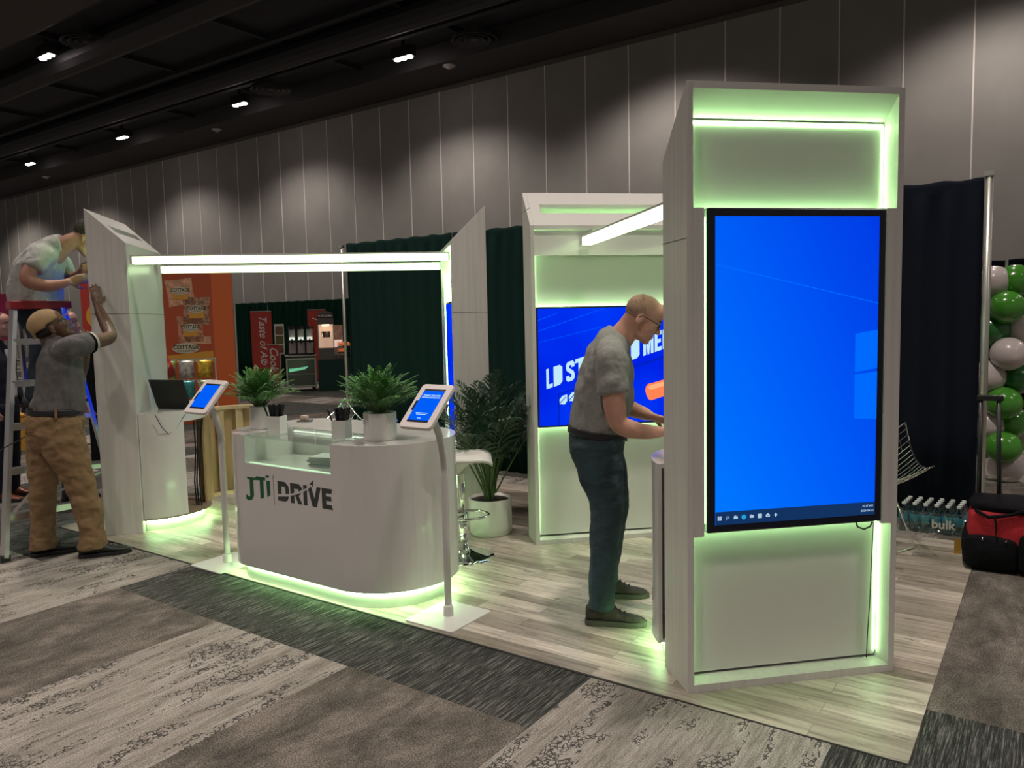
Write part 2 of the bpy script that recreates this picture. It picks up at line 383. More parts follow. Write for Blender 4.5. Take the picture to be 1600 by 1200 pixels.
# ---------------------------------------------------------------- booth towers
def tower(label, org, deg, w, d, hf, hb, niche=True, tvz=(0.67, 1.99), stile=0.045, slot=None, joint=1.8, cover=None, led=1.0, open_face=True, ledm=None):
    """x runs along the display face, y goes back from it; hf / hb = height at display face / at the back"""
    t = thing('display_tower', label, 'tower', (org[0], org[1], FZ), math.radians(deg), 'white wedge-topped booth towers')
    T = 0.028; sl = (hb-hf)/d
    for x in (0, w-T):
        bm = bmesh.new(); poly3(bm, [(x, 0, 0), (x, d, 0), (x, d, hb), (x, 0, hf)], (T, 0, 0)); obj('side_panel', bm, LAM, t, bevel=0.0015)
    def slab(bm, x0, x1, y0, y1):
        z = lambda y: hf + sl*y
        a = [(x0, y0, z(y0)), (x1, y0, z(y0)), (x1, y1, z(y1)), (x0, y1, z(y1))]
        poly3(bm, a, (0, 0, -T))
    bm = bmesh.new()
    if slot:
        sx0, sx1, sy0, sy1 = slot
        slab(bm, T, w-T, 0, sy0); slab(bm, T, w-T, sy1, d); slab(bm, T, sx0, sy0, sy1); slab(bm, sx1, w-T, sy0, sy1)
    else: slab(bm, T, w-T, 0, d)
    obj('top_panel', bm, SATIN, t)
    zb = hb - T - 0.001 if sl > 0 else hb - T
    bm = bmbox(T, w-T, d-0.02, d, 0.0, hb-T-(0 if sl < 0 else 0.022)); obj('rear_panel', bm, SATIN, t)
    NB = 0.087
    zt = hf + sl*NB - T - 0.02
    obj('bottom_ledge', bmbox(T, w-T, 0, d-0.021, 0, 0.032), LAM, t)
    obj('niche_panel', bmbox(T+0.008, w-T-0.008, NB, NB+0.012, 0.045, zt+0.008), SATIN, t)
    led_m = ledm or emit('tower_led_light', LED, 25.0)
    bm = bmesh.new()
    for x in (T+0.010, w-T-0.013): box(bm, x, x+0.003, NB-0.004, NB-0.001, 0.06, zt-0.004)
    obj('light_strip', bm, led_m, t)
    obj('light_strip', bmbox(T+0.012, w-T-0.012, NB-0.004, NB-0.001, zt-0.004, zt-0.001), emit('tower_top_led_light', LED, 62.0), t)
    if tvz:
        z0, z1 = tvz; bm = bmesh.new(); s = T+stile
        box(bm, s+0.02, w-s-0.02, 0.060, 0.066, z1-0.035, z1-0.022); box(bm, s+0.02, w-s-0.02, 0.060, 0.066, z0+0.022, z0+0.035)
        box(bm, s-0.006, s-0.001, 0.050, 0.056, z0+0.03, z1-0.03); box(bm, w-s+0.001, w-s+0.006, 0.050, 0.056, z0+0.03, z1-0.03)
        obj('display_backlight', bm, LEDM, t)
        if stile > 0.02:
            for x0, x1 in ((T, s), (w-s, w-T)): obj('stile', bmbox(x0, x1-(0.0), 0.0, 0.018, z0-0.01, z1), LAM, t)
    if cover:
        obj('cover_panel', bmbox(T, w-T, 0.012, 0.03, cover, hf-T-0.004), GLOSS, t)
    bm = bmesh.new(); e = 0.0008
    for x in (-e, w-0.001): box(bm, x, x+0.001+e, 0.0, d, joint, joint+0.003)
    box(bm, 0, w, d-0.001, d+e, joint, joint+0.003)
    obj('joint_line', bm, DARKGROOVE, t)
    return t
T3 = tower('tall white tower nearest the camera, with a big upright blue display', (-0.833, 0.069), 45, 0.95, 0.26, 2.478, 2.215, joint=1.87)
T4 = tower('wide white tower behind the standing man, with the landscape blue screen', (-2.527, 1.508), 45, 1.56, 0.26, 2.185, 2.44, tvz=(0.817, 1.64), stile=0.004, slot=(0.10, 1.44, 0.095, 0.165), joint=2.3, cover=1.985)
T1 = tower('white tower at the far left corner being steadied by the workers', (-6.137, 0.729), -45, 0.96, 0.27, 2.435, 2.185, joint=1.665, slot=(0.14, 0.82, 0.115, 0.17))
T2 = tower('slim-looking white tower behind the palm, seen side-on with a pointed top', (-4.10, 2.44), -45, 0.96, 0.27, 2.17, 2.435, joint=1.62)
obj('added_light_blocker', bmbox(0.03, 0.93, 0.1095, 0.246, 2.09, 2.095), SATIN, T1); obj('added_light_blocker', bmbox(0.03, 0.93, 0.1085, 0.1095, 2.09, 2.305), SATIN, T1)  # unseen panels added to keep niche light from leaking through the top slot
# light inside the slotted heads
for t, w, z in ((T4, 1.56, 2.10), (T2, 0.96, 2.05)):
    obj('inner_light_strip', bmbox(0.1, w-0.1, 0.15, 0.156, z, z+0.012), LEDM, t)

# ---------------------------------------------------------------- displays
def screen_mat(name, kind):
    mt = D.materials.new(name); mt.use_nodes = True; nt = mt.node_tree; nt.nodes.clear()
    tc = nt.nodes.new('ShaderNodeTexCoord').outputs['Object']; s = sep(nt, tc)
    if kind == 'desk':
        # bright azure at lower left fading to deep blue at upper right, a picture shown by the screen
        v = mth(nt, 'ADD', mth(nt, 'MULTIPLY', s[0], 0.75), mth(nt, 'MULTIPLY', s[2], 0.36))
        c = ramp(nt, mth(nt, 'MULTIPLY', v, 0.75), [(0.22, (0.0, 0.20, 0.99)), (0.42, (0.0, 0.145, 0.97)), (0.70, (0.0, 0.085, 0.88)), (0.95, (0.0, 0.045, 0.78))])
        nt.nodes[-1].color_ramp.interpolation = 'B_SPLINE'
        c2 = noise(nt, tc, 2.2, 2)
    else:
        f = noise(nt, tc, 1.3, 2)
        c = ramp(nt, f, [(0.3, (0.0, 0.01, 0.75)), (0.7, (0.0, 0.045, 0.95))])
    e = nt.nodes.new('ShaderNodeEmission'); nt.links.new(c, e.inputs[0]); e.inputs[1].default_value = 0.95
    o = nt.nodes.new('ShaderNodeOutputMaterial'); nt.links.new(e.outputs[0], o.inputs[0]); MATS[name] = mt
    return mt
DESK = screen_mat('desktop_picture', 'desk'); ADV = screen_mat('advert_picture', 'adv')
PALE = emit('screen_pale_lettering', (0.55, 0.85, 1.0), 0.9); FAINT = emit('screen_faint_line', (0.0, 0.15, 0.97), 1.0)
DEEP = emit('screen_deep_blue', (0.0, 0.015, 0.42), 1.0); PANE = emit('screen_window_panes', (0.0, 0.135, 0.97), 1.0)
TASK = emit('screen_taskbar', (0.006, 0.03, 0.11), 1.0); ICON = emit('screen_icons', (0.5, 0.7, 0.9), 0.8); ICONB = emit('screen_blue_icon', (0.02, 0.35, 0.75), 0.9)
ORANGE = emit('screen_orange', (1.0, 0.22, 0.08), 1.0); ORANGEL = emit('screen_orange_light', (1.0, 0.42, 0.2), 1.0)

def display(name, label, cat, org, deg, x0, x1, z0, z1, bez, m, yf=-0.006, dep=0.044, bl=None):
    t = thing(name, label, cat, (org[0], org[1], FZ), math.radians(deg))
    bm = bmbox(x0, x1, yf, yf+dep, z0, z1); obj('casing', bm, BEZEL, t, bevel=0.008)
    bl = bl or bez
    obj('screen', bmbox(x0+bez, x1-bez, yf-0.0015, yf+0.002, z0+bl, z1-bez), m, t)
    return t
O3 = (-0.833, 0.069)
d3 = display('upright_display', 'large upright touch display glowing blue on the nearest tower', 'display', O3, 45, 0.083, 0.872, 0.672, 1.990, 0.034, DESK)
sx0, sx1, sz0, sz1, sy = 0.117, 0.838, 0.706, 1.956, -0.0085
def on3(name, pts, m, lift=0.0006):
    bm = bmesh.new(); flat(bm, pts, (0, sy+lift, 0), (1, 0, 0), (0, 0, 1), -0.0)
    return bm
def quad3(bm, pts, y): bm.faces.new([bm.verts.new((a, y, b)) for a, b in pts])
bm = bmesh.new(); quad3(bm, [(sx0, sz0), (sx1, sz0), (sx1, sz0+0.055), (sx0, sz0+0.055)], sy); obj('taskbar', bm, TASK, d3)
bm = bmesh.new()
quad3(bm, [(0.735, 1.315), (sx1, 1.33), (sx1, 1.49), (0.735, 1.475)], sy); quad3(bm, [(0.735, 1.12), (sx1, 1.115), (sx1, 1.315), (0.735, 1.305)], sy)
obj('window_emblem', bm, PANE, d3)
bm = bmesh.new(); quad3(bm, [(sx0, 1.765), (sx1, 1.598), (sx1, 1.601), (sx0, 1.768)], sy); obj('light_ray', bm, FAINT, d3)
bm = bmesh.new(); cz = sz0+0.028; q = 0.009
for i, kind in enumerate('wstefbmc'):
    cx = sx0+0.018+i*0.0355
    if kind == 'w':
        for a in (-0.5, 0.55):
            for b in (-0.5, 0.55): quad3(bm, [(cx+(a-.45)*q, cz+(b-.45)*q), (cx+(a+.45)*q, cz+(b-.45)*q), (cx+(a+.45)*q, cz+(b+.45)*q), (cx+(a-.45)*q, cz+(b+.45)*q)], sy-.0006)
    elif kind == 's':
        vs = [(cx+0.006*math.cos(k*PI/4), cz+0.002+0.006*math.sin(k*PI/4)) for k in range(9)]
        for k in range(8): quad3(bm, [vs[k], vs[k+1], (cx+(vs[k+1][0]-cx)*.7, cz+.002+(vs[k+1][1]-cz-.002)*.7), (cx+(vs[k][0]-cx)*.7, cz+.002+(vs[k][1]-cz-.002)*.7)], sy-.0006)
        quad3(bm, [(cx-.004, cz-.003), (cx-.009, cz-.009), (cx-.008, cz-.010), (cx-.003, cz-.004)], sy-.0006)
    elif kind in 'tf':
        quad3(bm, [(cx-q, cz-q*.6), (cx+q, cz-q*.6), (cx+q, cz+q*.5), (cx-q, cz+q*.5)], sy-.0006); quad3(bm, [(cx-q*.8, cz+q*.6), (cx+q*.2, cz+q*.6), (cx+q*.2, cz+q*.9), (cx-q*.8, cz+q*.9)], sy-.0006)
    elif kind == 'm':
        quad3(bm, [(cx-q, cz-q*.7), (cx+q, cz-q*.7), (cx+q, cz+q*.2), (cx, cz-q*.3), (cx-q, cz+q*.2)], sy-.0006); quad3(bm, [(cx-q, cz+q*.35), (cx, cz-q*.15), (cx+q, cz+q*.35), (cx, cz+q)], sy-.0006)
    elif kind == 'b': quad3(bm, [(cx-q, cz-q), (cx+q, cz-q), (cx+q, cz+q), (cx-q, cz+q)], sy-.0006)
    elif kind == 'c': quad3(bm, [(cx, cz-q), (cx+q*.8, cz), (cx, cz+q), (cx-q*.8, cz)], sy-.0006)
obj('taskbar_icons', bm, ICON, d3)
bm = bmesh.new(); cx = sx0+0.018+3*0.0355
n = 20; quadpts = [(cx+0.0105*math.cos(k*2*PI/n), cz+0.0105*math.sin(k*2*PI/n)) for k in range(n)]
bm.faces.new([bm.verts.new((a, sy-.0006, b)) for a, b in quadpts]); obj('browser_icon', bm, ICONB, d3)
text('clock_lettering', '10:17 AM', 0.013, ICON, d3, (sx1-0.008, sy-.0004, cz+0.006), (1, 0, 0), (0, 0, 1), align='RIGHT', depth=0.0002)
text('date_lettering', '2024-04-22', 0.013, ICON, d3, (sx1-0.005, sy-.0004, cz-0.014), (1, 0, 0), (0, 0, 1), align='RIGHT', depth=0.0002)
# cable loop below the display and long cable down the niche
bm = bmtube([(0.775, 0.03, 0.675), (0.785, 0.03, 0.645), (0.815, 0.03, 0.632), (0.845, 0.03, 0.642), (0.86, 0.03, 0.675)], 0.004)
tube(bm, [(0.868, 0.04, 0.69), (0.872, 0.05, 0.6), (0.876, 0.062, 0.45), (0.874, 0.065, 0.3), (0.868, 0.068, 0.15), (0.866, 0.07, 0.036)], 0.0022)
o = obj('power_cable', bm, BLACK, smooth=True); o.location = (*O3, FZ); o.rotation_euler.z = PI/4; tag(o, 'thin black cable hanging below the upright display down its niche', 'cable')
# landscape screen on the wide tower
O4 = (-2.527, 1.508)
d4 = display('landscape_screen', 'landscape screen with white lettering and orange cylinder behind the standing man', 'display', O4, 45, 0.010+0.028-0.01, 1.532, 0.817, 1.64, 0.012, ADV, yf=0.0, dep=0.045)
yy = -0.0025
GLY = {
 'L': [[(0, 0), (1, 0), (1, .2), (.42, .2), (.42, 1), (0, 1)]],
 'D': [[(0, 0), (.7, 0), (1, .14), (1, .86), (.7, 1), (0, 1), (0, .5), (.38, .5), (.38, .82), (.6, .82), (.62, .78), (.62, .22), (.6, .18), (.38, .18), (.38, .5), (0, .5)]],
 'S': [[(0, .3), (.38, .3), (.38, .2), (.62, .2), (.62, .34), (.1, .55), (0, .68), (0, .88), (.2, 1), (.8, 1), (1, .88), (1, .68), (.62, .68), (.62, .8), (.38, .8), (.38, .68), (.9, .46), (1, .32), (1, .12), (.8, 0), (.2, 0), (0, .12)]],
 'T': [[(.3, 0), (.7, 0), (.7, .8), (1, .8), (1, 1), (0, 1), (0, .8), (.3, .8)]],
 'M': [[(0, 0), (.26, 0), (.28, .68), (.42, 0), (.58, 0), (.72, .68), (.74, 0), (1, 0), (1, 1), (.64, 1), (.5, .42), (.36, 1), (0, 1)]],
 'E': [[(0, 0), (1, 0), (1, .2), (.42, .2), (.42, .41), (.9, .41), (.9, .6), (.42, .6), (.42, .8), (1, .8), (1, 1), (0, 1)], [(.4, 1.06), (.6, 1.06), (.8, 1.22), (.5, 1.22)]],
 'I': [[(0, 0), (1, 0), (1, 1), (0, 1)]]}
for ch, x0, w_ in (('L', .092, .044), ('D', .143, .062), ('S', .231, .060), ('T', .297, .072), ('D', .695, .062), ('M', .785, .074), ('E', .868, .050), ('I', .926, .02)):
    for P in GLY[ch]:
        bm = bmesh.new(); quad3(bm, [(x0+w_*u, 1.054+0.298*(x0+w_*u)+0.136*v) for u, v in P], yy); obj('screen_letter', bm, PALE, d4)
bm = bmesh.new()
for z0, z1, x1_, th in ((1.476, 1.626, 0.51, 0.003), (1.549, 1.60, 0.18, 0.003), (1.40, 1.50, 0.5, 0.002)):
    bm = bmesh.new(); quad3(bm, [(0.042, z0), (x1_, z1-0.002), (x1_, z1), (0.042, z0+th)], yy+0.0002); obj('thin_line', bm, FAINT, d4)
bm = bmesh.new(); quad3(bm, [(0.172, 0.83), (0.180, 0.83), (0.180, 1.04), (0.172, 1.038)], yy); quad3(bm, [(0.172, 1.038), (0.46, 1.12), (0.46, 1.128), (0.172, 1.046)], yy)
quad3(bm, [(0.70, 1.205), (1.2, 1.345), (1.2, 1.36), (0.70, 1.215)], yy)
for i in range(16):
    for j in range(22):
        a, b = 0.05+i*0.011, 0.84+j*0.018
        s = 0.0032*(1-i/18); quad3(bm, [(a-s, b), (a, b-s), (a+s, b), (a, b+s)], yy)
obj('shadow_pattern', bm, DEEP, d4)
for k in range(2):
    cx, cz = 0.208+k*0.066, 1.006+k*0.019; bm = bmesh.new()
    L_ = [(-.026, -.03), (.01, -.034), (.028, -.01), (.028, .035), (-.005, .026), (-.026, .002)]
    quad3(bm, [(cx+a, cz+b) for a, b in L_], yy); obj('leaf_emblem', bm, PALE, d4)
    bm = bmesh.new(); quad3(bm, [(cx-.03, cz-.026), (cx-.026, cz-.03), (cx+.02, cz+.016), (cx+.016, cz+.02)], yy-.0004); obj('leaf_vein', bm, DEEP, d4)
bm = bmesh.new()
quad3(bm, [(.797, 1.045), (.802, 1.075), (.818, 1.092), (.85, 1.098), (1.15, 1.172), (1.15, 1.062), (.87, .984), (.84, .976), (.82, .985), (.806, 1.012)], yy); obj('orange_cylinder_picture', bm, ORANGE, d4)
bm = bmesh.new(); quad3(bm, [(.815, 1.062), (.83, 1.08), (1.15, 1.158), (1.15, 1.128), (.84, 1.05)], yy-.0004); obj('cylinder_highlight', bm, ORANGEL, d4)
d1 = display('upright_display', 'blue-lit display on the outer face of the far left tower', 'display', (-6.137, 0.729), -45, 0.083, 0.877, 0.672, 1.990, 0.034, ADV)
d2 = display('upright_display', 'display seen edge-on as a blue sliver in the slim tower behind the palm', 'display', (-4.10, 2.44), -45, 0.083, 0.877, 0.60, 1.72, 0.02, ADV, yf=0.03, dep=0.03)

# ---------------------------------------------------------------- overhead light tubes
def light_tube(label, a, b, z, s=0.064):
    a = Vector((*a, 0)); b = Vector((*b, 0)); L = (b-a).length
    t = thing('light_tube', label, 'light', (a.x, a.y, z), math.atan2(b.y-a.y, b.x-a.x), 'overhead light tubes')
    obj('diffuser', bmbox(0.02, L-0.02, -s/2, s/2, -s/2, s/2-0.012), TUBEM, t)
    obj('rail', bmbox(0.005, L-0.005, -s/2-0.001, s/2+0.001, s/2-0.012, s/2), WHITE, t)
    for x0, x1 in ((0.002, 0.02), (L-0.02, L-0.002)): obj('end_cap', bmbox(x0, x1, -s/2-0.001, s/2+0.001, -s/2-0.001, s/2-0.012), WHITE, t)
light_tube('upper of the two long glowing tubes crossing to the far left tower', (-5.245, 0.262), (-3.505, 1.855), 2.065)
light_tube('lower of the two long glowing tubes, fixed farther back on the towers', (-5.80, 0.815), (-4.065, 2.412), 2.045)
light_tube('glowing tube running from the wide tower toward the nearest tower', (-2.250, 1.772), (-0.885, 0.398), 2.085)
light_tube('glowing tube behind the nearest tower reaching the wide tower, mostly hidden', (-1.60, 2.42), (-0.50, 0.783), 2.085)

# ---------------------------------------------------------------- main reception counter
def outline(xl, xr, yf, yb, rl, inset=0.0, n=18):
    xl += inset; yf += inset; yb -= inset; rl = rl-inset; rr = (yb-yf)/2
    xr_c = xr-inset-rr; cy = (yf+yb)/2
    pts = arc(xr_c, cy, rr, -90, 90, 2*n) + arc(xl+rl, yb-rl, rl, 90, 180, n) + arc(xl+rl, yf+rl, rl, 180, 270, n)
    return pts          # counter-clockwise, starts at the front right end of the straight front
ct = thing('reception_counter', 'long rounded white counter with green and grey lettering and a glass-fronted case', 'counter', (-3.1, 0.4, FZ))
OX, OY = 3.1, -0.4
def shift(pts): return [(x+OX, y+OY) for x, y in pts]
XL, XR, YF, YB = -3.90, -2.409, -0.03, 0.78
WX0, WX1 = -3.60, -2.845
out = outline(XL, XR, YF, YB, 0.27)
# straight front split at the window edges
path = out[:]; path += [(WX0, YF), (WX1, YF)] if WX0 > XL+0.27 else [(WX1, YF)]
zt = lambda a, b: 0.74 if abs(a.y-(YF+OY)) < 1e-4 and abs(b.y-(YF+OY)) < 1e-4 and min(a.x, b.x) >= WX0+OX-1e-4 and max(a.x, b.x) <= WX1+OX+1e-4 else 0.89
bm = bmesh.new(); wall_ring(bm, shift(path), 0.10, 0.89, 0.018, True, ztop=zt)
body = obj('body', bm, GLOSS, ct)
# top slab with a rectangular notch where the glass lies
GY = 0.34
top = out + [(WX0, YF), (WX0, GY), (WX1, GY), (WX1, YF)]
bm = bmesh.new(); prism(bm, shift(top), 0.89, 0.908); obj('worktop', bm, GLOSS, ct)
GLASS = mat('clear_glass', (0.75, 0.86, 0.82), 0.02, trans=1.0)
gm = D.materials.new('tinted_glass'); gm.use_nodes = True; nt = gm.node_tree; nt.nodes.clear()
tr = nt.nodes.new('ShaderNodeBsdfTransparent'); tr.inputs[0].default_value = (0.88, 0.94, 0.90, 1); gl = nt.nodes.new('ShaderNodeBsdfGlossy'); gl.inputs[0].default_value = (0.9, 0.95, 0.92, 1); gl.inputs['Roughness'].default_value = 0.02
fr = nt.nodes.new('ShaderNodeMath'); fr.operation = 'POWER'; fr.inputs[1].default_value = 3.0; lwt = nt.nodes.new('ShaderNodeLayerWeight'); lwt.inputs[0].default_value = 0.5; nt.links.new(lwt.outputs['Facing'], fr.inputs[0]); mx = nt.nodes.new('ShaderNodeMixShader'); oo = nt.nodes.new('ShaderNodeOutputMaterial')
nt.links.new(fr.outputs[0], mx.inputs[0]); nt.links.new(tr.outputs[0], mx.inputs[1]); nt.links.new(gl.outputs[0], mx.inputs[2]); nt.links.new(mx.outputs[0], oo.inputs[0])
obj('glass_top', bmbox(WX0+OX, WX1+OX, YF+OY, GY+OY, 0.900, 0.908), gm, ct)
obj('glass_front', bmbox(WX0+OX, WX1+OX, YF+OY, YF+OY+0.005, 0.742, 0.900), gm, ct)
bm = bmesh.new(); box(bm, WX0+OX, WX1+OX, YF+OY+0.019, GY+OY, 0.722, 0.74); obj('case_floor', bm, GLOSS, ct)
bm = bmesh.new(); box(bm, WX0+OX-0.01, WX1+OX+0.01, GY+OY, GY+OY+0.012, 0.722, 0.889); box(bm, WX0+OX-0.012, WX0+OX, YF+OY+0.019, GY+OY, 0.722, 0.889); box(bm, WX1+OX, WX1+OX+0.012, YF+OY+0.019, GY+OY, 0.722, 0.889)
obj('case_wall', bm, SATIN, ct)
bm = bmbox(WX0+OX+0.02, WX1+OX-0.02, YF+OY+0.019, YF+OY+0.026, 0.7405, 0.744); obj('case_light_strip', bm, emit('case_strip_glow', (0.7, 1.0, 0.65), 1.3), ct)
bm = bmbox(WX0+OX+0.02, WX1+OX-0.02, GY+OY-0.012, GY+OY-0.002, 0.882, 0.889); obj('case_lamp', bm, emit('case_lamp_glow', (1.0, 1.0, 0.86), 6.5), ct)
base = outline(XL, XR, YF, YB, 0.27, 0.05)
bm = bmesh.new(); prism(bm, shift(base), 0.0, 0.088); obj('plinth', bm, WHITE, ct)
bm = bmesh.new(); prism(bm, shift(outline(XL, XR, YF, YB, 0.27, 0.03)), 0.094, 0.1); obj('underside', bm, SATIN, ct)
bm = bmesh.new(); wall_ring(bm, shift(outline(XL, XR, YF, YB, 0.27, 0.034)), 0.084, 0.094, 0.012, True); obj('light_strip', bm, LEDM, ct)
# lettering on the front, built as cut-out shapes
GREEN = mat('logo_green', (0.008, 0.11, 0.045), 0.5); DGREY = mat('logo_charcoal', (0.045, 0.05, 0.045), 0.5)
LY = YF+OY-0.0015
def front(name, polys, m):
    bm = bmesh.new()
    for P in polys: poly3(bm, [(a+OX, LY, b) for a, b in P], (0, 0.0014, 0))
    return obj(name, bm, m, ct)
# J T i with slanted feet and a shared top bar
front('green_logo', [
    [(-3.590, 0.655), (-3.508, 0.657), (-3.490, 0.668), (-3.412, 0.668), (-3.412, 0.650), (-3.430, 0.650), (-3.430, 0.545), (-3.463, 0.535), (-3.463, 0.647), (-3.505, 0.645), (-3.525, 0.640), (-3.525, 0.545), (-3.545, 0.520), (-3.580, 0.512), (-3.600, 0.522), (-3.598, 0.545), (-3.585, 0.547), (-3.580, 0.535), (-3.560, 0.542), (-3.558, 0.640), (-3.575, 0.643)],
    [(-3.402, 0.650), (-3.370, 0.652), (-3.370, 0.568), (-3.397, 0.552)],
    [(-3.408, 0.680), (-3.378, 0.684), (-3.374, 0.672), (-3.404, 0.668)]], GREEN)
front('logo_divider', [[(-3.338, 0.690), (-3.3355, 0.690), (-3.3355, 0.515), (-3.338, 0.515)]], DGREY)
def sw(x): t_ = (x+3.30)/0.30; return 0.578 + 0.012*t_ + 0.075*max(0, t_)**2.2      # the white road sweeping through the letters
def letter(pts_list):
    front('grey_logo', pts_list, DGREY)
zb_, zt_ = 0.545, 0.660
g = 0.006
letter([
 # D
 [(-3.300, sw(-3.30)+g), (-3.300, zt_), (-3.235, zt_), (-3.205, zt_-0.022), (-3.200, sw(-3.2)+g), (-3.230, sw(-3.23)+g), (-3.232, zt_-0.034), (-3.245, zt_-0.028), (-3.268, zt_-0.028), (-3.268, sw(-3.268)+g)],
 [(-3.300, sw(-3.30)-g-0.004), (-3.205, sw(-3.2)-g-0.004), (-3.214, zb_+0.010), (-3.235, zb_), (-3.300, zb_)],
 # R
 [(-3.188, sw(-3.188)+g), (-3.188, zt_), (-3.115, zt_), (-3.090, zt_-0.018), (-3.088, sw(-3.088)+g+0.002), (-3.115, sw(-3.115)+g), (-3.118, zt_-0.03), (-3.156, zt_-0.03), (-3.156, sw(-3.156)+g)],
 [(-3.188, sw(-3.188)-g), (-3.156, sw(-3.156)-g), (-3.156, zb_), (-3.188, zb_)],
 [(-3.150, sw(-3.15)-g), (-3.095, sw(-3.095)-g), (-3.118, zb_+0.045), (-3.088, zb_), (-3.124, zb_)],
 # I
 [(-3.076, sw(-3.076)+g), (-3.076, zt_), (-3.046, zt_), (-3.046, sw(-3.046)+g)], [(-3.076, sw(-3.076)-g), (-3.046, sw(-3.046)-g), (-3.046, zb_), (-3.076, zb_)],
 # V with the arrow
 [(-3.035, zt_-0.02), (-3.010, zt_-0.002), (-2.985, zb_+0.045), (-2.962, zt_), (-2.930, zt_), (-2.968, zb_), (-3.002, zb_)],
 [(-3.022, zt_+0.008), (-2.990, zt_+0.036), (-2.994, zt_-0.004), (-3.002, zt_+0.008)],
 # E
 [(-2.922, zb_), (-2.922, zt_), (-2.838, zt_), (-2.846, zt_-0.026), (-2.890, zt_-0.026), (-2.890, 0.617), (-2.848, 0.617), (-2.848, 0.592), (-2.890, 0.592), (-2.890, zb_+0.026), (-2.846, zb_+0.026), (-2.838, zb_)]])

# ---------------------------------------------------------------- half-round counters against the towers
def half_counter(label, cx, cy, r, a0, a1, aopen, z=0.91, full=False):
    t = thing('half_round_counter', label, 'counter', (cx, cy, FZ), 0, 'half-round counters against the towers')
    bm = bmesh.new(); wall_ring(bm, arc(0, 0, r, a0, aopen, 28), 0.10, z-0.02, 0.016); obj('body', bm, GLOSS, t, smooth=False)
    P = arc(0, 0, r, a0, a1, 40)
    if full:
        hole = arc(0.02, 0.0, 0.16, 0, 360, 32)
        bm = bmesh.new()
        prism(bm, P, z-0.02, z); obj('worktop', bm, GLOSS, t)
        bm = bmesh.new(); cyl(bm, -0.20, 0.10, 0.11, z, z+0.0015, 32); obj('painted_hole_shade', bm, BLACK, t)  # flat black disc painted as the darkness inside a hole
    else:
        bm = bmesh.new(); prism(bm, P, z-0.02, z); obj('worktop', bm, GLOSS, t)
        bm = bmesh.new(); wall_ring(bm, arc(0, 0, r-0.002, aopen, a1-4, 24), z-0.085, z-0.02, 0.014); obj('apron', bm, GLOSS, t)
    bm = bmesh.new(); prism(bm, arc(0, 0, r+0.004, a0, a1, 40), 0.088, 0.10); obj('platform', bm, mat('brown_board', (0.30, 0.22, 0.16), 0.6) if not full else SATIN, t)
    bm = bmesh.new(); wall_ring(bm, arc(0, 0, r-0.045, a0, a1, 36), 0.0, 0.088, 0.015); obj('plinth', bm, WHITE, t)
    bm = bmesh.new(); wall_ring(bm, arc(0, 0, r-0.018, a0+2, a1-2, 36), 0.078, 0.088, 0.01); obj('light_strip', bm, LEDM, t)
    return t
c2 = half_counter('half-round white counter under the open laptop beside the far left tower', -5.565, 0.545, 0.40, -45, 135, 2, 0.91)
bm = bmesh.new(); box(bm, -0.02, 0.0, -0.25, 0.25, 0.1, 0.82); o = obj('inner_board', bm, mat('dark_cabinet_interior', (0.03, 0.03, 0.03), 0.8), c2); o.rotation_euler.z = PI/4; o.location = (0.05, 0.05, 0)
bm = bmesh.new()
for a in (0.0, 0.04, -0.03): tube(bm, [(0.22+a, 0.22, 0.10), (0.24+a, 0.2, 0.3), (0.20+a, 0.25, 0.55), (0.23, 0.24+a, 0.8)], 0.006)
obj('hanging_wires', bm, BLACK, c2)
c3 = half_counter('rounded white counter half hidden behind the nearest tower', -0.715, 0.625, 0.485, 45, 225, 225, 0.91, full=True)
# curved plywood door standing open behind the half-round counter
PLY = mat('plywood', (0.50, 0.34, 0.18), 0.55, noise=(2.2, 0.22, (5, 5, 0.8))); PINE = mat('pine_batten', (0.60, 0.44, 0.26), 0.55, noise=(3, 0.15, (5, 5, 0.6)))
dr = thing('curved_door', 'curved plywood door with battens standing open beside the laptop counter', 'door', (-5.56, 0.93, FZ))
A = Vector((0, 0, 0)); B = Vector((0.24, 0.46, 0)); nrm = Vector((-0.887, 0.463, 0)); 
def dp(s, off=0.0):
    q = A.lerp(B, s) + nrm*(0.10*math.sin(PI*s)*1.0 - 0.02) - nrm*off; return (q.x, q.y)
pth = [dp(k/16) for k in range(17)]
bm = bmesh.new(); wall_ring(bm, pth, 0.10, 0.86, 0.012); obj('plywood_skin', bm, PLY, dr)
for s in (0.03, 0.36, 0.66, 0.97):
    x, y = dp(s, 0.035); bm = bmbox(-0.012, 0.012, -0.03, 0.03, 0.12, 0.84); q = obj('batten', bm, PINE, dr); q.location = (x, y, 0); q.rotation_euler.z = math.radians(153)
for z0, z1 in ((0.10, 0.13), (0.84, 0.868)):
    P = [dp(k/16, 0.0) for k in range(17)] + [dp(1-k/16, 0.06) for k in range(17)]
    bm = bmesh.new(); prism(bm, P, z0, z1); obj('rim', bm, PINE, dr)
dr2 = thing('cabinet_leaf', 'flat narrow plywood leaf with two hinges at the counter opening', 'door', (-5.37, 0.86, FZ), math.radians(130))
obj('leaf', bmbox(-0.02, 0.16, -0.009, 0.009, 0.105, 0.82), PLY, dr2)
for z in (0.22, 0.72):
    bm = bmesh.new(); box(bm, 0.02, 0.10, 0.009, 0.02, z-0.015, z+0.015); box(bm, -0.03, 0.04, 0.012, 0.03, z-0.008, z+0.008); cyl(bm, 0.06, 0.018, 0.016, z-0.012, z+0.012, 12); obj('hinge', bm, CHROME, dr2)
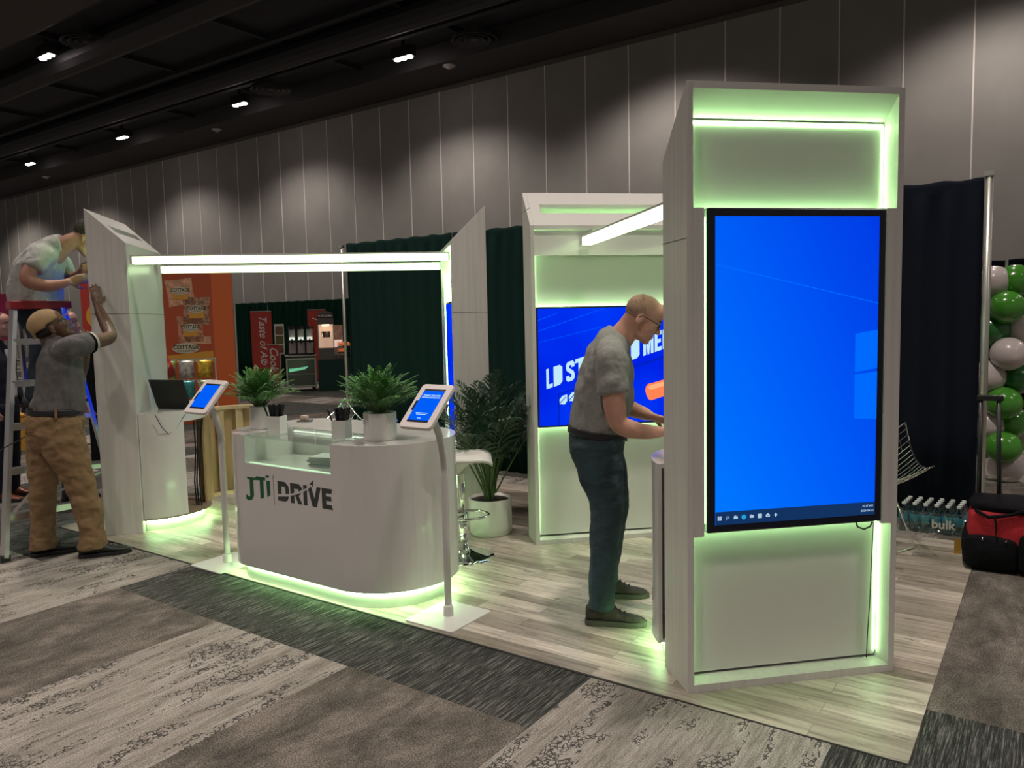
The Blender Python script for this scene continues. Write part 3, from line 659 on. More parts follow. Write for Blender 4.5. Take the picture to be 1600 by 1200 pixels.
# ---------------------------------------------------------------- tablets on stands
TABF = mat('tablet_shell_pinkish_white', (0.72, 0.66, 0.64), 0.35)
def rrect(w, h, r, n=5):
    P = []
    for cx, cy, a in ((w-r, h-r, 0), (-w+r, h-r, 90), (-w+r, -h+r, 180), (w-r, -h+r, 270)): P += arc(cx, cy, r, a, a+90, n)
    return P
def kiosk(label, x, y, hw, hh, headoff, lines, rz=0.0):
    t = thing('tablet_stand', label, 'tablet stand', (x, y, FZ), rz, 'white tablet stands in front of the counter')
    bm = bmesh.new(); prism(bm, [(a, b) for a, b in rrect(0.16, 0.17, 0.02)], 0.0, 0.008); obj('base_plate', bm, WHITE, t)
    bm = bmesh.new(); lathe(bm, [(0.0, 0.008), (0.027, 0.008), (0.026, 0.06), (0.021, 0.066), (0, 0.066)], 20); obj('collar', bm, WHITE, t)
    C = Vector((headoff[0], headoff[1], headoff[2]))
    pts = [(0, 0, 0.05), (0, 0, 0.4), (0, 0, 0.80), (0, -0.004, 0.86), (0, -0.016, 0.92), (0, -0.034, 0.98), tuple(Vector((0, -0.055, 1.03)).lerp(C, 0.3)), tuple(C + Vector((0, 0.02, -0.02)))]
    obj('pole', bmtube(pts, [0.019]*6+[0.018, 0.018], 16), WHITE, t, smooth=True)
    bm = bmesh.new(); box(bm, 0.006, 0.014, -0.019, -0.016, 0.55, 0.58); 
    hd = D.objects.new('tablet_head', None); COL.objects.link(hd); hd.parent = t; hd.location = C
    xd = Vector((1, 0, 0)); yd = Vector((0, hh[0], hh[1])).normalized(); H = Vector((0, *hh)).length; nd = xd.cross(yd)
    def onhead(bm, P, off, th): poly3(bm, [C + xd*a + yd*b + nd*off for a, b in P], nd*th)
    shell = bmesh.new(); onhead(shell, rrect(hw, H, 0.022), -0.014, 0.022); sh = obj('tablet_shell', shell, TABF, t, bevel=0.004)
    sw_, shh = hw*0.66, H*0.76
    b = bmesh.new(); onhead(b, [(-sw_, -shh), (sw_, -shh), (sw_, shh), (-sw_, shh)], 0.0082, 0.0006); onhead(b, [(-sw_-0.016, -0.035), (-sw_, -0.035), (-sw_, 0.03), (-sw_-0.016, 0.03)], 0.0082, 0.0006); obj('tablet_glass', b, BEZEL, sh)
    b = bmesh.new(); s2 = shh*0.88; onhead(b, [(-sw_, -s2), (sw_, -s2), (sw_, s2), (-sw_, s2)], 0.009, 0.0004); obj('screen', b, emit('tablet_picture', (0.0, 0.11, 0.92), 0.95), sh)
    for s, size, v in lines:
        q = C + yd*v*shh + nd*0.0096
        if not s:
            b = bmesh.new(); onhead(b, [(-size, v*shh-0.002), (size, v*shh-0.002), (size, v*shh+0.002), (-size, v*shh+0.002)], 0.0095, 0.0001); obj('small_print_line', b, PALE, sh); continue
        text('lettering', s, size, PALE, sh, q, xd, yd, bold=0.0004, depth=0.0001, align='CENTER')
    D.objects.remove(hd)
    return t
kiosk('white tablet stand standing nearest the camera at the right end of the counter', -2.222, 0.19, 0.106, (0.103, 0.100), (-0.025, -0.09, 1.13),
      [('THANK YOU FOR', 0.0145, 0.56), ("VISITING JTI'S BOOTH", 0.0125, 0.44), ('', 0.040, -0.46), ('', 0.033, -0.54), ('', 0.012, -0.76)])
kiosk('white tablet stand at the left end of the counter, next to the laptop', -4.06, 0.13, 0.118, (0.088, 0.096), (0.0, -0.09, 1.112), [])

# ---------------------------------------------------------------- things on the main counter
CZ = FZ + 0.908
LEAF = mat('palm_leaf_green', (0.065, 0.21, 0.040), 0.45, noise=(6, 0.45)); LEAF2 = mat('dark_palm_leaf', (0.018, 0.058, 0.028), 0.4, noise=(6, 0.4))
SOIL = mat('potting_soil', (0.03, 0.022, 0.015), 0.95, noise=(60, 0.5)); CERAM = mat('white_ceramic', (0.70, 0.68, 0.65), 0.38)
STEM = mat('palm_stem_green', (0.07, 0.13, 0.04), 0.5)
def frond(bm, bs, base, az, lean, length, nl, llen, lw, droop, rng):
    """arching midrib with paired leaflets"""
    d = Vector((math.cos(az), math.sin(az), 0)); pts = []
    for i in range(13):
        s = i/12; a = lean + droop*s*s; 
        if i == 0: q = Vector(base)
        else: q = pts[-1] + (d*math.sin(a) + Vector((0, 0, math.cos(a))))*(length/12)
        pts.append(q)
    tube(bs, pts, [max(0.0008, 0.0035*(1-i/13)*(length/0.4)) for i in range(13)], 5)
    side = d.cross(Vector((0, 0, 1)))
    for k in range(nl):
        s = 0.30 + 0.70*(k+0.5)/nl; f = s*12; i = min(11, int(f)); q = pts[i].lerp(pts[i+1], f-i); t = (pts[i+1]-pts[i]).normalized()
        up = side.cross(t).normalized()
        L = llen*(math.sin(PI*min(1, 0.18+s*0.82))**0.6)*(0.85+0.3*rng.random())
        for sg in (-1, 1):
            a = math.radians(60 - 38*s + rng.uniform(-8, 8)); dv = (t*math.cos(a) + side*sg*math.sin(a) + up*0.22).normalized()
            n = dv.cross(up).normalized(); w = lw*(0.8+0.4*rng.random()); e = Vector((0, 0, -1))
            p0 = q; p1 = q + dv*L*0.45 + e*L*0.05; p2 = q + dv*L*0.8 + e*L*0.22; p3 = q + dv*L*0.98 + e*L*0.42
            v = [bm.verts.new(x) for x in (p0, p1+n*w, p2+n*w*0.75, p3, p2-n*w*0.75, p1-n*w)]
            bm.faces.new((v[0], v[1], v[5])); bm.faces.new((v[1], v[2], v[4], v[5])); bm.faces.new((v[2], v[3], v[4]))
def plant(label, x, y, z, pot_r, pot_h, nf, fl, leaf, seed, nl=16, llen=0.11, lw=0.005, stem_h=0.0, spread=(0.1, 0.9), droop=(0.6, 1.3), soil_drop=0.012, group=None, len_dist=(0.65, 1.0)):
    rng = random.Random(seed); t = thing('potted_palm', label, 'potted plant', (x, y, z), 0, group)
    bm = bmesh.new(); lathe(bm, [(0, 0.0), (pot_r*0.95, 0.0), (pot_r*0.99, pot_h*0.04), (pot_r, pot_h*0.2), (pot_r, pot_h-0.003), (pot_r-0.003, pot_h), (pot_r-0.009, pot_h), (pot_r-0.012, pot_h-soil_drop*1.2), (0, pot_h-soil_drop*1.2)], 40)
    obj('pot', bm, CERAM, t, smooth=True)
    t.children[0].data.shade_auto_smooth() if hasattr(t.children[0].data, 'shade_auto_smooth') else None
    bm = bmesh.new(); lathe(bm, [(0, pot_h-soil_drop+0.004), (pot_r*0.5, pot_h-soil_drop+0.006), (pot_r-0.0125, pot_h-soil_drop)], 24); obj('soil', bm, SOIL, t)
    bm = bmesh.new(); bs = bmesh.new()
    if stem_h:
        for k in range(9):
            a = rng.uniform(0, 2*PI); r = pot_r*0.28*rng.random()
            tube(bs, [(r*math.cos(a), r*math.sin(a), pot_h-soil_drop), (r*1.3*math.cos(a), r*1.3*math.sin(a), pot_h+stem_h*0.6), (r*1.8*math.cos(a), r*1.8*math.sin(a), pot_h+stem_h)], [0.012, 0.009, 0.006], 6)
    for k in range(nf):
        az = k*2.39996 + rng.uniform(-0.3, 0.3); u = (k+0.5)/nf
        lean = spread[0] + (spread[1]-spread[0])*u; L = fl*rng.uniform(*len_dist)
        r = pot_r*0.30*rng.random(); zb = pot_h-soil_drop+stem_h*rng.uniform(0.35, 1.0)
        frond(bm, bs, (r*math.cos(az), r*math.sin(az), zb), az, lean, L, nl, llen, lw, rng.uniform(*droop), rng)
    obj('foliage', bm, leaf, t); obj('stems', bs, STEM, t)
    return t
plant('small bushy palm in a white pot on the counter, left of the pen cups', -3.735, 0.20, CZ, 0.066, 0.145, 96, 0.29, LEAF, 3, 18, 0.070, 0.0032, 0, (0.02, 0.95), (0.3, 0.9), group='small palms on the counter')
plant('small feathery palm in the wider white pot at the right of the counter', -2.715, 0.23, CZ, 0.092, 0.155, 86, 0.31, LEAF, 11, 19, 0.074, 0.0032, 0, (0.0, 1.0), (0.3, 0.9), group='small palms on the counter')
plant('tall dark palm in a white floor pot behind the bar stool', -3.00, 1.62, FZ, 0.158, 0.262, 30, 0.95, LEAF2, 5, 17, 0.27, 0.0095, 0.10, (0.0, 0.50), (0.2, 1.0), 0.02)

PEN = mat('black_pen_plastic', (0.015, 0.015, 0.016), 0.3)
def cup(label, x, y, rot, seed):
    t = thing('pen_cup', label, 'pen holder', (x, y, CZ), rot, 'square pen cups on the counter')
    bm = bmesh.new(); s, h, w = 0.042, 0.105, 0.004
    box(bm, -s, s, -s, s, 0, w)
    for a in ((-s, s, -s, -s+w), (-s, s, s-w, s), (-s, -s+w, -s+w, s-w), (s-w, s, -s+w, s-w)): box(bm, *a, w, h)
    obj('cup', bm, CERAM, t)
    return t
def pens(cupx, cupy, rot, seed, where):
    rng = random.Random(seed); c, s = math.cos(rot), math.sin(rot)
    first = None
    for i in range(17):
        gx = (i % 4 - 1.5)*0.0165 + rng.uniform(-.004, .004); gy = (i//4 - 1.5)*0.0165 + rng.uniform(-.004, .004)
        if i == 16: gx, gy = -0.030, -0.01
        if first is None:
            t = thing('pen', '', 'pen'); bm = bmesh.new()
            lathe(bm, [(0, 0), (0.0012, 0.002), (0.0045, 0.014), (0.0045, 0.100), (0.0051, 0.101), (0.0051, 0.136), (0.0035, 0.139), (0, 0.139)], 8); obj('barrel', bm, PEN, t, smooth=True)
            obj('clip', bmbox(0.0052, 0.0068, -0.0013, 0.0013, 0.101, 0.134), PEN, t); first = t
        else: t = copy_tree(first)
        t.scale = (1, 1, 1.24)
        t.location = (cupx + (gx*c-gy*s)*0.62, cupy + (gx*s+gy*c)*0.62, CZ+0.005)
        k = 2.4 if i < 16 else 7.0
        t.rotation_euler = (-gy*k*1.6 + rng.uniform(-.05, .05), gx*k*1.6 + rng.uniform(-.05, .05), rot)
        if i == 16: t.rotation_euler = (0.05, -0.36, rot)
        t['label'] = 'black pen standing in the pen cup ' + where; t['group'] = 'pens in the pen cup ' + where
cup('white square pen cup beside the left palm on the counter', -3.475, 0.125, 0.35, 1); pens(-3.475, 0.125, 0.35, 21, 'beside the left palm')
cup('white square pen cup next to the wide palm pot', -2.955, 0.165, 0.35, 2); pens(-2.955, 0.165, 0.35, 22, 'next to the wide palm pot')
t = thing('wooden_cube', 'small pale wooden block resting on cards at the middle of the counter', 'wooden block', (-3.735, 0.55, CZ+0.0125), 0.4)
obj('block', bmbox(-0.02, 0.02, -0.02, 0.02, 0, 0.03), mat('pale_wood_block', (0.55, 0.42, 0.34), 0.5), t, bevel=0.002)
for k, (dx, dz) in enumerate(((0, 0), (0.006, 0.006))):
    o = obj('card_stack', bmbox(-0.045, 0.045, -0.03, 0.03, 0, 0.0058), mat('card_white' if k == 0 else 'card_dark', (0.6, 0.6, 0.58) if k == 0 else (0.08, 0.08, 0.07), 0.4)); o.location = (-3.735+dx, 0.55, CZ+dz+0.0003); o.rotation_euler.z = 0.5
    tag(o, ('bottom white' if k == 0 else 'upper dark') + ' stack of small cards under the wooden block', 'cards', 'card stacks under the wooden block')
# brochures in the glass case
for k in range(7):
    bm = bmbox(-0.11, 0.11, -0.075, 0.075, 0, 0.0075)
    o = obj('brochure', bm, mat('brochure_cover_%d' % (k % 3), [(0.42, 0.44, 0.42), (0.30, 0.33, 0.32), (0.5, 0.5, 0.47)][k % 3], 0.3)); rr = random.Random(k)
    o.location = (-3.06+rr.uniform(-.008, .008), 0.17+rr.uniform(-.008, .008), FZ+0.7402+0.0080*k); o.rotation_euler.z = 0.25+rr.uniform(-.05, .05)
    tag(o, 'folded grey brochure in the stack inside the glass case', 'brochure', 'brochures stacked in the glass case')

# ---------------------------------------------------------------- laptop on the half-round counter
t = thing('laptop', 'black laptop standing open with its lid toward the camera', 'laptop', (-5.345, 0.600, FZ+0.911), math.atan2(0.094, 0.308))
obj('base', bmbox(-0.165, 0.165, 0.0, 0.225, 0.0, 0.02), BLACK, t, bevel=0.003)
bm = bmesh.new(); poly3(bm, [(-0.165, 0.0, 0.02), (0.165, 0.0, 0.02), (0.165, -0.075, 0.238), (-0.165, -0.075, 0.238)], (0, -0.007, -0.0025)); lid = obj('lid', bm, mat('laptop_lid_black', (0.008, 0.010, 0.009), 0.55), t)
bm = bmesh.new(); poly3(bm, [(-0.155, 0.0012, 0.03), (0.155, 0.0012, 0.03), (0.155, -0.068, 0.23), (-0.155, -0.068, 0.23)], (0, 0.0006, 0.0002)); obj('laptop_screen', bm, emit('laptop_glow', (0.5, 0.62, 1.0), 1.1), lid)
bm = bmtube([(-5.20, 0.66, FZ+0.915), (-5.175, 0.60, FZ+0.90), (-5.165, 0.56, FZ+0.86), (-5.17, 0.50, FZ+0.78), (-5.18, 0.44, FZ+0.74), (-5.165, 0.38, FZ+0.80), (-5.18, 0.34, FZ+0.90)], 0.003, 6)
tag(obj('laptop_cable', bm, BLACK, smooth=True), 'thin black laptop cable looping over the counter edge', 'cable')

# ---------------------------------------------------------------- bar stool
ST = thing('bar_stool', 'white bar stool on a chrome pedestal tucked behind the counter end', 'stool', (-2.80, 1.05, FZ), math.atan2(0.619, 0.785))
bm = bmesh.new(); lathe(bm, [(0, 0), (0.205, 0), (0.205, 0.008), (0.17, 0.018), (0.09, 0.035), (0.045, 0.055), (0.032, 0.075), (0.032, 0.10), (0, 0.10)], 48); obj('foot_disc', bm, CHROME, ST, smooth=True)
obj('column', bmtube([(0, 0, 0.09), (0, 0, 0.30)], 0.029, 24), CHROME, ST, smooth=True)
obj('gas_lift', bmtube([(0, 0, 0.30), (0, 0, 0.56)], 0.018, 24), CHROME, ST, smooth=True)
bm = bmesh.new(); P = [(0.15*math.cos(a*PI/14)+0.02, 0.12*math.sin(a*PI/14), 0.28) for a in range(-11, 12)]; tube(bm, [(0, -0.02, 0.28)]+P+[(0, 0.02, 0.28)], 0.009, 8); obj('foot_rest', bm, CHROME, ST, smooth=True)
bm = bmesh.new(); G = []
for i in range(15):
    u = -0.22 + 0.42*i/14
    zt_ = 0.668 + 0.030*max(0, (-u-0.05)/0.17)**2 + 0.004 - 0.045*max(0, (u-0.14)/0.06)**2*0.6
    th_ = 0.012 + 0.10*math.exp(-((u+0.05)/0.075)**2) if u < 0.17 else 0.02
    row = []
    for j in range(13):
        v = -1 + 2*j/12; w = 0.195*(1-0.10*abs(u/0.22)**3); side = 0.030*abs(v)**3
        row.append((u, v*w, zt_+side*0.4, zt_ - th_*(1-abs(v)**2.5)*1.0 - 0.012))
    G.append(row)
tv = [[bm.verts.new((a, b, c)) for a, b, c, d in r] for r in G]; bv = [[bm.verts.new((a, b, d)) for a, b, c, d in r] for r in G]
for i in range(14):
    for j in range(12):
        bm.faces.new((tv[i][j], tv[i+1][j], tv[i+1][j+1], tv[i][j+1])); bm.faces.new((bv[i][j], bv[i][j+1], bv[i+1][j+1], bv[i+1][j]))
for j in range(12):
    bm.faces.new((tv[0][j], tv[0][j+1], bv[0][j+1], bv[0][j])); bm.faces.new((tv[14][j+1], tv[14][j], bv[14][j], bv[14][j+1]))
for i in range(14):
    bm.faces.new((tv[i+1][0], tv[i][0], bv[i][0], bv[i+1][0])); bm.faces.new((tv[i][12], tv[i+1][12], bv[i+1][12], bv[i][12]))
obj('seat', bm, mat('white_stool_leather', (0.72, 0.70, 0.66), 0.4), ST, smooth=True)

# ---------------------------------------------------------------- chrome wire diamond chairs
WIRE = mat('chrome_wire', (0.9, 0.9, 0.88), 0.12, metal=1.0)
def diamond_chair(label, x, y, rz, pad=False, rise=0.24):
    t = thing('wire_chair', label, 'chair', (x, y, FZ), rz, 'chrome wire chairs')
    def S(a, b):   # a,b in -1..1 rotated-diamond coordinates; seat faces +x
        u = (a+b)/2; v = (a-b)/2          # u: front(+)/back(-), v: side
        X = 0.36*u - 0.10*u*u*(1 if u < 0 else 0.2) - 0.10; Z = 0.40 + (0.44*max(0, -u)**1.5) + 0.04*max(0, u) + rise*abs(v)**1.7
        return Vector((X - 0.05*abs(v), 0.46*v, Z))
    bm = bmesh.new(); n = 15
    for k in range(n+1):
        q = -1+2*k/n
        tube(bm, [S(q, -1+2*i/14) for i in range(15)], 0.0026, 4, False); tube(bm, [S(-1+2*i/14, q) for i in range(15)], 0.0026, 4, False)
    obj('wire_shell', bm, WIRE, t, smooth=True)
    bm = bmesh.new(); E_ = [S(-1+2*i/10, -1) for i in range(11)] + [S(1, -1+2*i/10) for i in range(1, 11)] + [S(1-2*i/10, 1) for i in range(1, 11)] + [S(-1, 1-2*i/10) for i in range(1, 11)]
    tube(bm, E_, 0.006, 6, False); obj('rim', bm, WIRE, t, smooth=True)
    for s in (-1, 1):
        bm = bmesh.new(); tube(bm, [(-0.10, s*0.24, 0.47), (0.20, s*0.25, 0.008), (-0.30, s*0.25, 0.008), (-0.10, s*0.22, 0.44)], 0.007, 6); obj('leg', bm, WIRE, t, smooth=True)
    bm = bmesh.new(); tube(bm, [(-0.10, -0.24, 0.45), (-0.10, 0.24, 0.45)], 0.007, 6); obj('cross_bar', bm, WIRE, t, smooth=True)
    if pad:
        bm = bmesh.new(); lathe(bm, [(0, 0), (0.19, 0.0), (0.2, 0.02), (0.19, 0.04), (0, 0.045)], 24); q = obj('seat_pad', bm, BLACK, t, smooth=True); q.location = (-0.12, 0, 0.44); q.rotation_euler.y = 0.25
    return t
q = diamond_chair('chrome wire chair whose top shows over the counter beside the right palm', -4.20, 1.25, math.radians(-50), rise=0.30); q.scale = (1, 1, 1.1)
diamond_chair('chrome wire chair with black pad to the right of the nearest tower', -0.70, 2.55, math.radians(-115), True).scale = (1, 1, 0.94)

# ---------------------------------------------------------------- drapes
def drape(name, label, x0, x1, y, z1, m, seed, amp=0.03, wl=0.16, angle=0.0, group=None):
    rng = random.Random(seed); L = x1-x0; n = max(12, int(L/0.035)); ph = rng.random()*9
    bm = bmesh.new(); rows = []
    for j, zz in enumerate((0.004, z1*0.3, z1*0.6, z1*0.85, z1-0.10, z1-0.085, z1-0.03, z1)):
        k = 1.0 if j < 4 else (0.75 if j == 4 else 0.35)
        row = []
        for i in range(n+1):
            s = i/n*L
            o = amp*k*(math.sin(s/wl*2*PI+ph+0.6*math.sin(s*2.1)) + 0.4*math.sin(s/wl*3.7+ph*2+j*0.15))
            row.append(bm.verts.new((s, o, zz + (0.006*math.sin(s/wl*4) if j == 7 else 0))))
        rows.append(row)
    for a, b in zip(rows, rows[1:]):
        for i in range(n): bm.faces.new((a[i], a[i+1], b[i+1], b[i]))
    t = thing(name, label, 'curtain', (x0, y, 0), angle, group)
    o = obj('cloth', bm, m, t, smooth=True); md = o.modifiers.new('thick', 'SOLIDIFY'); md.thickness = 0.004
    obj('top_rail', bmtube([(0, 0.045, z1-0.06), (L, 0.045, z1-0.06)], 0.012, 10), STEEL, t)
    return t
NAVY = mat('black_drape_cloth', (0.006, 0.009, 0.018), 0.9, spec=0.15); GREEND = mat('dark_green_drape_cloth', (0.004, 0.040, 0.026), 0.9, spec=0.15)
DG = mat('green_black_drape_cloth', (0.005, 0.024, 0.020), 0.9, spec=0.15)
dw = 6.38/4
DL = ['black booth drape panel at the right, beside the steel pole', 'black drape panel behind the nearest tower and the wide tower', 'dark drape panel between the slim tower and the wide tower', 'dark green-black drape panel at the left end of the booth back wall']
for k in range(4):
    drape('booth_drape', DL[k], -0.06-dw*(k+1)+0.005, -0.06-dw*k-0.005, 3.52, 2.475, NAVY if k < 2 else DG, k, amp=0.018,  group='tall drapes behind the booth')
def pole(label, x, y, h, r=0.024):
    t = thing('drape_pole', label, 'pole', (x, y, 0), 0, 'steel drape poles')
    obj('upright', bmtube([(0, 0, 0.01), (0, 0, h)], r, 16), STEEL, t, smooth=True); obj('foot_plate', bmbox(-0.2, 0.2, -0.2, 0.2, 0, 0.008), STEEL, t)
    obj('top_hook', bmbox(-r-0.004, r+0.004, -r-0.004, r+0.004, h-0.02, h+0.012), STEEL, t)
pole('steel drape pole at the right end of the booth drape', -0.03, 3.44, 2.49, 0.026); pole('thin steel drape pole at the left end of the dark green booth drape', -6.42, 3.44, 2.44, 0.018)
for k in range(3):
    drape('low_drape', ['far green drape left of the red banner', 'far green drape behind the drink machine', 'far green drape behind the popcorn machine'][k], -21+k*3.5, -17.51+k*3.5, 10.9, 2.15, GREEND, 20+k, 0.03, 0.25, group='low green drapes across the aisle')
drape('far_drape', 'black drape far off at the left edge behind the pink sign', -16.2, -13.2, 1.55, 2.2, NAVY, 31, 0.03, 0.25, math.radians(14))
drape('far_drape', 'far black drape behind the balloons at the right edge', -0.5, 3.2, 8.6, 2.16, NAVY, 32, 0.03, 0.25)

# ---------------------------------------------------------------- balloons
BW = mat('white_balloon', (0.62, 0.56, 0.54), 0.3, coat=0.3); BG = mat('green_balloon', (0.07, 0.30, 0.03), 0.22, coat=0.5); BG2 = mat('deep_green_balloon', (0.02, 0.17, 0.03), 0.25, coat=0.5)
def bz(py): return 1.907 - (py-420)*0.005641
BL = [(1548, 440, 'w', 0.0, 'topmost white balloon, left side of the column'), (1576, 439, 'g', 0.05, 'topmost bright green balloon in the column'), (1567, 479, 'g', -0.1, 'second green balloon from the top'),
      (1582, 513, 'w', 0.1, 'pale balloon on the right below the top greens'), (1547, 514, 'd', 0.0, 'deep green balloon left of the pale one near the pole'), (1571, 551, 'w', -0.1, 'large white balloon in the upper middle of the column'),
      (1582, 590, 'd', 0.05, 'deep green balloon on the right under the large white one'), (1543, 588, 'w', -0.05, 'white balloon beside the pole at mid column'), (1566, 628, 'g', -0.1, 'green balloon below the mid-column white one'),
      (1575, 659, 'g', 0.06, 'green balloon third from the bottom, farther right'), (1545, 664, 'w', 0.0, 'small white balloon peeking out left near the lower greens'), (1567, 697, 'g', -0.08, 'lowest green balloon in the column'), (1572, 733, 'w', 0.05, 'dim white balloon at the foot of the column'), (1540, 700, 'd', 0.2, 'deep green balloon hidden low behind the pole'), (1543, 550, 'd', 0.2, 'deep green balloon deep in the column behind the pole')]
for px, py, c, dy, lb in BL:
    t = thing('balloon', lb, 'balloon', (0.064+(px-1575)*0.0056, 5.25+dy, bz(py)), 0, 'balloons of the column')
    bm = bmesh.new(); R_ = 0.145
    prof = [(0, -R_*1.12)] + [(R_*math.sin(a*PI/16)*(1 if a < 9 else 1-0.05*((a-8)/8)), -R_*1.08*math.cos(a*PI/16)) for a in range(1, 16)] + [(0, R_*1.08)]
    rr = random.Random(px*3+py); lathe(bm, prof, 24, M=Euler((rr.uniform(-.9, .9), PI/2+rr.uniform(-.4, .4), rr.uniform(0, 6))).to_matrix().to_4x4())
    obj('skin', bm, {'w': BW, 'g': BG, 'd': BG2}[c], t, smooth=True)
    bm = bmesh.new(); lathe(bm, [(0, -0.02), (0.012, -0.018), (0.006, 0), (0, 0.002)], 8); k_ = obj('knot', bm, {'w': BW, 'g': BG, 'd': BG2}[c], t); k_.location = (0, 0.12, -0.05)
bm = bmesh.new(); tube(bm, [(0.0, 5.3, 0.0), (0.0, 5.3, 2.0)], 0.012, 8); cyl(bm, 0.0, 5.3, 0.16, 0.0, 0.015); tag(obj('stand_pole', bm, STEEL), 'thin pole with round foot carrying the balloon column', 'pole')

# ---------------------------------------------------------------- water bottles
PET = D.materials.new('clear_bottle'); PET.use_nodes = True; nt = PET.node_tree; nt.nodes.clear()
tr = nt.nodes.new('ShaderNodeBsdfTransparent'); tr.inputs[0].default_value = (0.62, 0.74, 0.76, 1); gl = nt.nodes.new('ShaderNodeBsdfGlossy'); gl.inputs['Roughness'].default_value = 0.08
lw_ = nt.nodes.new('ShaderNodeLayerWeight'); lw_.inputs[0].default_value = 0.35; mx = nt.nodes.new('ShaderNodeMixShader'); oo = nt.nodes.new('ShaderNodeOutputMaterial')
nt.links.new(lw_.outputs['Facing'], mx.inputs[0]); nt.links.new(tr.outputs[0], mx.inputs[1]); nt.links.new(gl.outputs[0], mx.inputs[2]); nt.links.new(mx.outputs[0], oo.inputs[0])
CAP = mat('bottle_cap_white', (0.65, 0.7, 0.7), 0.4); LAB = mat('teal_bottle_label', (0.015, 0.20, 0.26), 0.4, noise=(18, 0.5))
wb = None
for j in range(4):
    for i in range(6):
        if wb is None:
            wb = thing('water_bottle', '', 'bottle'); bm = bmesh.new()
            lathe(bm, [(0, 0), (0.028, 0), (0.031, 0.006), (0.031, 0.05), (0.029, 0.055), (0.031, 0.06), (0.031, 0.13), (0.026, 0.155), (0.012, 0.178), (0.012, 0.19), (0, 0.19)], 14); obj('bottle_body', bm, PET, wb, smooth=True)
            bm = bmesh.new(); lathe(bm, [(0.0315, 0.065), (0.0318, 0.066), (0.0318, 0.125), (0.0315, 0.126)], 14); obj('label_band', bm, LAB, wb, smooth=True)
            bm = bmesh.new(); cyl(bm, 0, 0, 0.0145, 0.187, 0.203, 12); obj('cap', bm, CAP, wb); q = wb
        else: q = copy_tree(wb)
        q.location = (-0.478+i*0.068+0.004*j, 3.185+j*0.068+i*0.006, 0.002)
        q['label'] = ['plastic water bottle in the front row of the shrink-wrapped pack', 'plastic water bottle in the second row of the pack', 'plastic water bottle in the third row of the pack', 'plastic water bottle in the rear row of the pack against the drape'][j]
        q['group'] = ['front row of water bottles', 'second row of water bottles', 'third row of water bottles', 'rear row of water bottles'][j]
FILM = D.materials.new('shrink_film'); FILM.use_nodes = True; nt = FILM.node_tree; nt.nodes.clear()
tr = nt.nodes.new('ShaderNodeBsdfTransparent'); gl = nt.nodes.new('ShaderNodeBsdfGlossy'); gl.inputs['Roughness'].default_value = 0.15; gl.inputs[0].default_value = (0.6, 0.75, 0.8, 1)
nz = nt.nodes.new('ShaderNodeTexNoise'); nz.inputs['Scale'].default_value = 9; nz.inputs['Distortion'].default_value = 1.5; tc = nt.nodes.new('ShaderNodeTexCoord'); nt.links.new(tc.outputs['Object'], nz.inputs['Vector'])
bp = nt.nodes.new('ShaderNodeBump'); bp.inputs['Strength'].default_value = 1.0; bp.inputs['Distance'].default_value = 0.05; nt.links.new(nz.outputs['Fac'], bp.inputs['Height']); nt.links.new(bp.outputs[0], gl.inputs['Normal'])
mx = nt.nodes.new('ShaderNodeMixShader'); mx.inputs[0].default_value = 0.16; oo = nt.nodes.new('ShaderNodeOutputMaterial'); nt.links.new(tr.outputs[0], mx.inputs[1]); nt.links.new(gl.outputs[0], mx.inputs[2]); nt.links.new(mx.outputs[0], oo.inputs[0])
bm = bmesh.new(); box(bm, -0.518, -0.085, 3.143, 3.158, 0.0, 0.15); bm2 = bm
t = thing('shrink_wrap', 'clear wrap with white letters around the front of the water bottle pack', 'wrapper', (0, 0, 0.002))
bm = bmesh.new(); P = [(-0.520, 3.42), (-0.520, 3.16), (-0.505, 3.145), (-0.10, 3.180), (-0.088, 3.195), (-0.088, 3.44)]
for a, b in zip(P, P[1:]): bm.faces.new([bm.verts.new(v) for v in ((*a, 0), (*b, 0), (*b, 0.155), (*a, 0.155))])
bm2.free(); obj('film', bm, FILM, t)
text('wrap_lettering', 'bulk', 0.085, mat('wrap_print', (0.55, 0.55, 0.5), 0.5), t, (-0.30, 3.1605, 0.045), (1, 0.086, 0), (0, 0, 1), bold=0.002, depth=0.0003)

